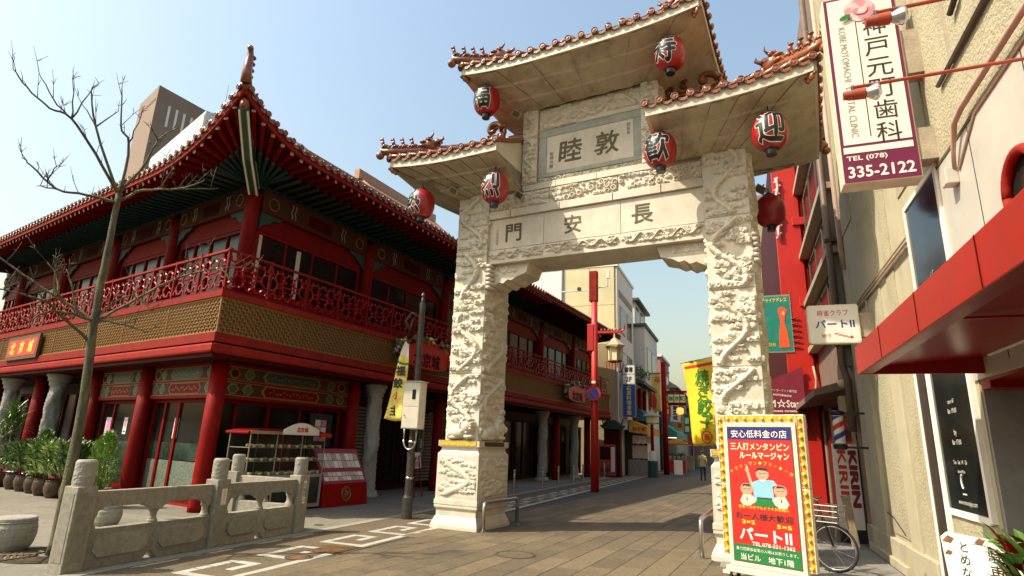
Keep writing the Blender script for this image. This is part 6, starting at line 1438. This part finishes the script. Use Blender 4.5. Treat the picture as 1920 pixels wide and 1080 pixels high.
MB().lathe([(.34,-.005),(.32,.95),(.30,1.0)],14).obj('green_base','green_dark',GL); MB().lathe([(.22,1.0),(.2,1.6)],14).obj('white_sleeve','sign_white',GL); MB().lathe([(.11,1.6),(.10,3.25)],12).obj('shaft','red_paint',GL); MB().lathe([(.2,3.25),(.34,3.35),(.36,3.75),(.3,3.78)],6).obj('lantern_glass','ink_cream',GL); MB().lathe([(.58,3.75),(.56,3.82),(.2,4.0),(.06,4.15),(.02,4.35)],6).obj('lantern_roof','granite_light',GL)
# ================================================================ FAR BUILDINGS on the left side of the street
GB=thing('panelled_building','tall office block clad in white and gold metal panels behind the restaurant','building',(-7.45,38.6,0))
MB().box(-16,-.02,.02,6.4,-.01,13.9).obj('core','wall_tan',GB)
for i in range(9):
    x0=-16+i*1.76; gold=i>=7
    for j in range(5):
        z0=13.9-(j+1)*2.75; 
        if z0<-.5: z0=0
        MB().box(x0+.012,x0+1.748,-.03,.02,z0+.012,13.9-j*2.75-.012).obj('cladding_panel','panel_gold' if gold else 'panel_white',GB)
MB().tube([(-3.85,-.1,13.9),(-3.85,-.1,0)],.07,8).obj('drain_pipe','wall_grey',GB); MB().box(-16.1,.1,-.08,6.5,13.9,14.1).obj('parapet','panel_white',GB)
MB().box(-.02,.01,.02,6.4,0,13.9).obj('street_wall','plaster_white',GB)
for k in range(2):
    for z in (3.2,6.3,9.4):
        w=MB().box(.01,.04,.9+k*2.7,2.9+k*2.7,z,z+1.9).obj('window','wall_tan',GB); MB().box(.041,.05,1.0+k*2.7,2.8+k*2.7,z+.1,z+1.8).obj('pane','window_glass',GB if False else w)
for z in (5.6,11.9): MB().box(.011,.05,.6,5.8,z,z+.45).obj('sign_strip','wall_grey',GB)
def house(label,x,y0,y1,h,mt,roof,wins,name='town_house',slope=0,depth=7):
    t=thing(name,label,'building',(x,y0,0)); MB().box(-depth,0,.0,y1-y0,-.01,h).obj('wall',mt,t)
    if slope: MB().prism([(-depth-.3,h),(.4,h),(.4,h+.15),(-depth/2,h+slope),(-depth-.3,h+.15)],-.4,y1-y0+.4).obj('roof',roof,t)
    else: MB().box(-depth-.1,.15,-.15,y1-y0+.1,h,h+.25).obj('roof',roof,t)
    for (a,c,z0,z1) in wins:
        w=MB().box(-.02,.03,a,c,z0,z1).obj('window','wall_grey',t); MB().box(.031,.04,a+.08,c-.08,z0+.08,z1-.08).obj('pane','window_glass',w)
    return t
house('narrow white plastered block with a dark mono-pitch cap','' if False else -6.75,46.2,53.5,11.2,'plaster_white','roof_dark',[(1,3,8.2,10),(3.6,5.6,8.2,10),(1,3,5,6.8),(3.6,5.6,5,6.8)]) if False else None
h2=house('narrow white plastered block with a dark overhanging cap beyond the panelled block',-6.75,46.2,53.5,11.1,'plaster_white','roof_dark',[(1,3,7.6,9.6),(3.6,5.6,7.6,9.6),(1,3,4.6,6.4),(3.6,5.6,4.6,6.4)])
MB().box(-6,-.8,.3,6,11.36,13.3).obj('top_storey','plaster_white',h2); MB().box(-6.2,-.4,.0,6.4,13.3,13.5).obj('top_roof','roof_dark',h2); 
for k in range(2): MB().box(-.81,-.78,.9+k*2.4,2.4+k*2.4,11.6,13).obj('top_window','window_glass',h2)
house('pink rendered shop house with a grey balcony box far along the street',-6.9,57,64,10.3,'wall_pink','plaster_white',[(1,3,7,9),(4,6,7,9),(1,3,4,6)])
house('dark-roofed tan house at the far bend of the street',-6.6,66,80,8.2,'wall_tan','roof_dark',[(2,5,5,7),(8,11,5,7)],slope=3.4,depth=9)
house('dim grey-brown building closing the far end of the street',4.5,95,110,9,'wall_grey','roof_dark',[(2,5,5,7)],depth=24)
house('dark timber shop house beyond the far bend',-3.8,82,94,7.0,'brown_wall','roof_dark',[(2,5,3.5,5.5)],slope=2.5,depth=10)
# second restaurant-like shop with a small tiled roof below the white block
SH=thing('dumpling_shop','shop with a small dark tiled roof, red posts and a yellow awning past the restaurant','shop',(-6.9,39.2,0))
MB().box(-1.2,.0,1.5,7.0,-.01,2.9).obj('back_wall','lattice_dark',SH); MB().box(-1.2,-.1,.2,7.2,2.9,6.4).obj('upper_wall','plaster_white',SH)
MB().prism([(-1.2,6.5),(.75,6.05),(.75,6.2),(-1.2,7.0)],2.0,9.0).obj('tiled_roof','roof_dark',SH)
for k in range(24): MB().tube([(.75,2.15+k*.29,6.2),(-1.2,2.15+k*.29,7.02)],.06,5).obj('roof_tile','roof_dark',SH)
MB().hexa([(0,.2,2.75),(1.15,.2,2.62),(1.15,6.5,2.62),(0,6.5,2.75),(0,.2,3.55),(1.15,.2,3.1),(1.15,6.5,3.1),(0,6.5,3.55)]).obj('yellow_awning','awning_yellow',SH)
for k,s in enumerate('餃子館'): text(s,'ink_red',SH,(1.0,1.6+k*1.5,2.95),h=.3,rot=(PI/2-R(20),0,PI/2),name='awning_character',bold=.03); text(s,'ink_red',SH,(.35+k*.28,.19,2.95),h=.25,name='awning_character',bold=.03)
MB().hexa([(0,3.0,3.6),(1.0,3.0,3.6),(1.0,8.0,3.6),(0,8.0,3.6),(0,3.0,4.5),(.3,3.0,4.4),(.3,8.0,4.4),(0,8.0,4.5)]).obj('blue_awning','awning_blue',SH)
for y in (2.2,4.6,6.9): MB().lathe([(.14,-.005),(.14,6.0)],12,(.05,y,0)).obj('red_post','red_paint',SH)
for k in range(4): MB().box(-.1,-.04,2.5+k*1.1,3.4+k*1.1,4.6,5.8).obj('red_window','red_dark',SH)
MB().box(.1,1.4,.9,.95,2.05,2.55).obj('picture_board','sign_white',SH)
for k in range(3): MB().box(.15+k*.42,.5+k*.42,.893,.899,2.1,2.5).obj('dish_picture',('photo_mix','sign_white','photo_mix')[k],SH)
MB().box(-.3,1.2,1.4,2.2,.0,1.0).obj('counter','wall_grey',SH); MB().box(.0,1.0,1.3,1.36,1.1,1.9).obj('dark_opening','photo_mix',SH)
for k in range(5): 
    b=MB(); rs3=random.Random(k)
    for q in range(90): a=rs3.uniform(0,6.28); b.M=Matrix.Translation((rs3.uniform(-.6,.4),3+k*1.2+rs3.uniform(-.6,.6),7.0+rs3.uniform(-.1,.4)))@Matrix.Rotation(a,4,'Z'); lf=leafmesh(.3,.04,.1,2); b.add(lf.v,lf.f)
    b.M=None; o=b.obj('roof_plant','leaf_dark',SH)
PG=thing('pagoda_eave','small dark green upturned tiled eave over the red vending machine','roof',(-7.55,37.3,2.75))
MB().prism([(-.75,.28),(-.5,.08),(.5,.08),(.75,.28),(.55,.34),(.25,.62),(-.25,.62),(-.55,.34)],-.5,.4).obj('eave','green_dark',PG)
for x in (-.55,0,.55): MB().tube([(x,-.1,.3),(x*1.25,-.1,.75)],[.05,.02],6).obj('finial','green_dark',PG)
MB().box(-.5,.5,-.3,.3,-2.74,.1).obj('kiosk_body','red_dark',PG)
VM=thing('vending_machine','red drinks vending machine beside the dumpling shop','vending machine',(-7.75,36.6,0),R(8)); MB().box(-.5,.5,0,.7,.06,1.9).obj('cabinet','vending',VM,bevel=.02); MB().box(.22,.44,-.012,-.001,.3,1.75).obj('display','sign_white',VM); MB().box(-.44,.16,-.012,-.001,1.0,1.75).obj('bottle_window','red_dark',VM); MB().box(-.44,.16,-.012,-.001,.3,.5).obj('outlet','black',VM)
for x in (-.4,.4): MB().box(x-.05,x+.05,.05,.6,-.005,.06).obj('foot','black',VM)
VS=thing('vertical_sign','tall blue and white vertical box sign on the panelled block','sign',(-6.80,39.0,3.68))
MB().box(-.42,.42,0,.25,0,3.4).obj('case','wall_grey',VS); MB().box(-.38,.38,-.01,-.001,.05,2.1).obj('blue_panel','sign_blue',VS); MB().box(-.38,.38,-.01,-.001,2.15,2.75).obj('white_panel','sign_white',VS); MB().box(-.38,.38,-.01,-.001,2.8,3.35).obj('white_panel','sign_white',VS)
text('香港','ink',VS,(0,-.011,3.08),w=.55,h=.35,bold=.03,name='lettering'); text('2F','ink',VS,(0,-.011,2.45),w=.4,h=.32,bold=.02,name='lettering'); text('広東料理香館','ink_yellow',VS,(0,-.011,1.08),h=1.9,vertical=True,bold=.02,name='lettering'); MB().box(.42,.5 if False else .44,.05,.2,0,.1).obj('bracket','iron',VS); MB().box(-.9,-.42,.08,.16,2.9,3.0).obj('bracket','iron',VS)
YB2=thing('hanging_banner','yellow vertical banner with a red painted figure on the far pole','banner',(-6.55,49.6,4.7)); MB().grid(lambda u,v:(-.48+.96*u,.05*math.sin(6*v+3*u),3.1*v),6,12).obj('cloth','cloth_pale',YB2,smooth=True); YB2.children[0].modifiers.new('s','SOLIDIFY').thickness=.01
b=MB(); b.prism([(-.2,.2),(.1,.2),(.15,1.0),(.05,1.4),(.1,1.7),(-.1,1.7),(-.12,1.4),(-.25,1.0)],-.075,-.06); b.obj('red_figure','ink_red',YB2); text('福','ink_red',YB2,(.25,-.07,2.6),h=.5,name='character'); MB().tube([(-.5,0,3.12),(1.3,0,3.12)],.03,6).obj('bar','dark_metal',YB2)
SG2=thing('white_shop_sign','white vertical shop sign with dark characters far along the street','sign',(-5.6,56,4.2)); MB().box(-.45,.45,0,.2,0,2.0).obj('case','sign_white',SG2); text('中華菜館','ink',SG2,(0,-.005,1.0),h=1.7,vertical=True,name='lettering',bold=.02); MB().box(-1.0,-.45,.05,.15,1.6,1.7).obj('bracket','iron',SG2)
S2=thing('far_shop','dim far shop with a teal awning and lit strip lamps','shop',(-6.6,54,0)); MB().box(-.5,0,0,9,-.01,5).obj('front','lattice_dark',S2); MB().hexa([(0,0,3.0),(1.3,0,2.8),(1.3,9,2.8),(0,9,3.0),(0,0,4.0),(1.3,0,3.2),(1.3,9,3.2),(0,9,4.0)]).obj('awning','sign_teal',S2); MB().box(.3,1.25,-.02,.0,2.7,2.78).obj('strip_lamp','lamp_white',S2)
for k in range(3): potted('dark shrub in a tub outside the far shop' ,-5.6+.3*k,50.5+1.6*k,'shrub',1.1,.55,160,120+k,'tub','leaf_dark',.45,'leaf')
for o in [x for x in COL.objects if x.get('label')=='dark shrub in a tub outside the far shop']: o['group']='tub shrubs outside the far shop'
# ================================================================ SKYLINE on the left
TB=thing('slab_tower','tall brown tower with a row of vertical slits behind the restaurant','building',(-60.9,40.5,0))
d1=Vector((math.sin(R(6.4)),math.cos(R(6.4)),0))*11; d2=Vector((math.sin(R(-70)),math.cos(R(-70)),0))*6.6; Hh=40.7
z_=Vector((0,0,Hh)); o_=Vector(); MB().hexa([o_,d1,d1+d2,d2,o_+z_,d1+z_,d1+d2+z_,d2+z_]).obj('shaft','tower_brown',TB)
nn=Vector((d1.y,-d1.x,0)).normalized()
for k in range(6):
    a=d1*(.13+k*.085); e=a+d1*.025; q=[a+nn*.05,e+nn*.05,e+nn*.01,a+nn*.01]
    MB().hexa([v+Vector((0,0,Hh-4.6)) for v in q]+[v+Vector((0,0,Hh-1.9)) for v in q]).obj('slit','panel_white',TB)
n2=Vector((-d2.y,d2.x,0)).normalized()
for k in range(9):
    a=d2*(.08+k*.1); e=a+d2*.03; q=[a+n2*.04,e+n2*.04,e-n2*.1,a-n2*.1]; MB().hexa([v+Vector((0,0,Hh-1.9)) for v in q]+[v+Vector((0,0,Hh-1.5)) for v in q]).obj('vent_hole','black',TB)
for k in (.75,.98): MB().tube([d1*k+z_,d1*k+z_+Vector((0,0,3.6+2*k))],[.05,.02],5).obj('antenna','dark_metal',TB)
GW=thing('glazed_block','lower block with a pale green gridded glass wall in front of the brown tower','building',(-36.92,28.47,0))
d3=Vector((math.sin(R(-69)),math.cos(R(-69)),0)); n3=Vector((d3.y,-d3.x,0));
if n3.y>0: n3=-n3
L=12.5; zt=25.65
MB().hexa([Vector(),d3*L,d3*L-n3*8,-n3*8,Vector((0,0,zt)),d3*L+Vector((0,0,zt)),d3*L-n3*8+Vector((0,0,zt)),-n3*8+Vector((0,0,zt))]).obj('core','plaster_white',GW)
for i in range(9):
    for j in range(4):
        a=d3*(L*i/9+.06); e=d3*(L*(i+1)/9-.06); z0=zt-.15-(j+1)*1.9+.06; z1=zt-.15-j*1.9-.06; q=[a+n3*.06,e+n3*.06,e+n3*.005,a+n3*.005]
        MB().hexa([v+Vector((0,0,z0)) for v in q]+[v+Vector((0,0,z1)) for v in q]).obj('glass_panel','glazing',GW)
# ================================================================ PERSON walking away
def person(label,x,y,rz):
    t=thing('person',label,'person',(x,y,0),rz)
    vs=[(0,0,.95),(0,.0,1.15),(0,-.01,1.36),(0,0,1.46),(0,.01,1.53),(.09,0,.90),(.10,.05,.50),(.10,-.02,.08),(.105,.10,.03),(-.09,0,.90),(-.10,-.04,.50),(-.10,-.13,.10),(-.105,-.03,.03),(.17,0,1.38),(.23,-.03,1.12),(.22,.06,.90),(.215,.09,.80),(-.17,0,1.38),(-.235,.0,1.12),(-.23,.08,.92),(-.225,.11,.82)]
    es=[(0,1),(1,2),(2,3),(3,4),(0,5),(5,6),(6,7),(7,8),(0,9),(9,10),(10,11),(11,12),(2,13),(13,14),(14,15),(15,16),(2,17),(17,18),(18,19),(19,20)]
    rd=[(.15,.11),(.145,.105),(.15,.10),(.06,.06),(.05,.05),(.095,.095),(.07,.07),(.045,.05),(.04,.035),(.095,.095),(.07,.07),(.045,.05),(.04,.035),(.07,.07),(.055,.055),(.045,.045),(.035,.04),(.07,.07),(.055,.055),(.045,.045),(.035,.04)]
    m=bpy.data.meshes.new('body'); m.from_pydata(vs,es,[]); o=mk('body',m,'jacket',t); m.materials.append(MAT['trousers']); m.materials.append(MAT['skin'])
    sk=o.modifiers.new('skin','SKIN'); sd=m.skin_vertices[0].data
    for i,r_ in enumerate(rd): sd[i].radius=r_; sd[i].use_root=(i==0)
    o.modifiers.new('sub','SUBSURF').levels=2; o.modifiers['sub'].render_levels=2
    ev=o.evaluated_get(bpy.context.evaluated_depsgraph_get()); nm=bpy.data.meshes.new_from_object(ev); o.modifiers.clear(); o.data=nm
    nm.materials.clear(); 
    for q in ('jacket','trousers','skin','black'): nm.materials.append(MAT[q])
    for p in nm.polygons:
        c=p.center; p.use_smooth=True; p.material_index=1 if c.z<.88 and abs(c.x)<.2 else (2 if (c.z>1.45 or (abs(c.x)>.18 and c.z<.86)) else 0)
        if c.z<.09: p.material_index=3
    b=MB(); b.ball((0,.01,1.60),(.078,.095,.115),14,10); b.ball((0,.10,1.585),(.014,.02,.02),6,4); b.ball((.08,.0,1.59),(.012,.022,.03),6,4); b.ball((-.08,.0,1.59),(.012,.022,.03),6,4); b.obj('head','skin',t,smooth=True)
    b=MB(); b.ball((0,-.012,1.635),(.086,.10,.10),14,10); b.obj('hair','hair',t,smooth=True)
    b=MB(); b.lathe([(.185,.80),(.19,.95),(.165,1.1)],16,cap=False); b.M=None; o2=b.obj('jacket_hem','jacket',t,smooth=True); o2.scale=(1,.72,1)
    return t
person('person in a beige jacket and dark trousers walking away down the street',-2.31,37.85,R(0))
# ================================================================ CLUTTER along the far street
def hang_sign(label,x,y,z,w,h,mt,tx,tc,rz=0,arm=.5):
    t=thing('hanging_sign',label,'sign',(x,y,z),rz); MB().box(-w/2,w/2,0,.18,0,h).obj('case','wall_grey',t); MB().box(-w/2+.04,w/2-.04,-.012,-.001,.05,h-.05).obj('face',mt,t)
    for q in range(tx): MB().box(-w*.26,w*.26,-.016,-.0125,h*(.12+.8*q/tx),h*(.12+.8*(q+.7)/tx)).obj('painted_mark',tc,t)
    MB().box(-w/2-arm,-w/2,.06,.12,h*.7,h*.7+.08).obj('bracket','iron',t)
hang_sign('red hanging sign with yellow characters beyond the street-name lantern',-5.9,52.0,4.4,.7,2.1,'sign_red',3,'ink_yellow')
hang_sign('yellow hanging sign with red characters under the dark-roofed house',-5.7,61.0,3.6,.8,2.2,'awning_yellow',3,'ink_red')
hang_sign('green hanging sign with white characters at the far bend',-5.6,68.0,3.4,.8,2.2,'sign_green',2,'sign_white')
hang_sign('blue hanging sign with white characters at the far bend',-4.6,74.0,4.2,.8,2.4,'sign_blue',2,'sign_white')
for k,(x,y,m1,lab) in enumerate(((-5.0,50.0,'sign_red','small red street stall counter outside the far shop'),(-4.8,55.5,'wall_tan','tan street stall counter past the small red one'),(-4.4,62.5,'sign_teal','teal street stall counter below the yellow hanging sign'))):
    t=thing('street_stall',lab,'stall',(x,y,0)); MB().box(-.7,.7,-.45,.45,-.005,.95).obj('counter',m1,t); MB().box(-.75,.75,-.5,.5,.95,1.0).obj('top','wall_grey',t)
    for sx in (-.7,.7):
        for sy in (-.42,.42): MB().tube([(sx,sy,1.0),(sx,sy,2.3)],.025,5).obj('post','steel',t)
    MB().prism([(-.85,2.2),(.85,2.2),(.85,2.3),(0,2.6),(-.85,2.3)],-.6,.6).obj('canopy',('awning_yellow','sign_red','sign_white')[k],t)
    for q in range(4): MB().lathe([(.13,1.0),(.15,1.16),(.05,1.26)],10,(-.5+q*.33,-.2,0)).obj('steamer','wall_tan',t)
ab=thing('folding_board','white folding menu board on the pavement near the far red pole','sign',(-4.5,45.8,0),R(10)); MB().hexa([(-.3,-.25,0),(.3,-.25,0),(.3,-.22,0),(-.3,-.22,0),(-.3,-.04,1.0),(.3,-.04,1.0),(.3,-.01,1.0),(-.3,-.01,1.0)]).obj('front_leaf','sign_white',ab); MB().hexa([(-.3,.25,0),(.3,.25,0),(.3,.22,0),(-.3,.22,0),(-.3,.03,1.0),(.3,.03,1.0),(.3,.0,1.0),(-.3,.0,1.0)]).obj('rear_leaf','sign_white',ab)
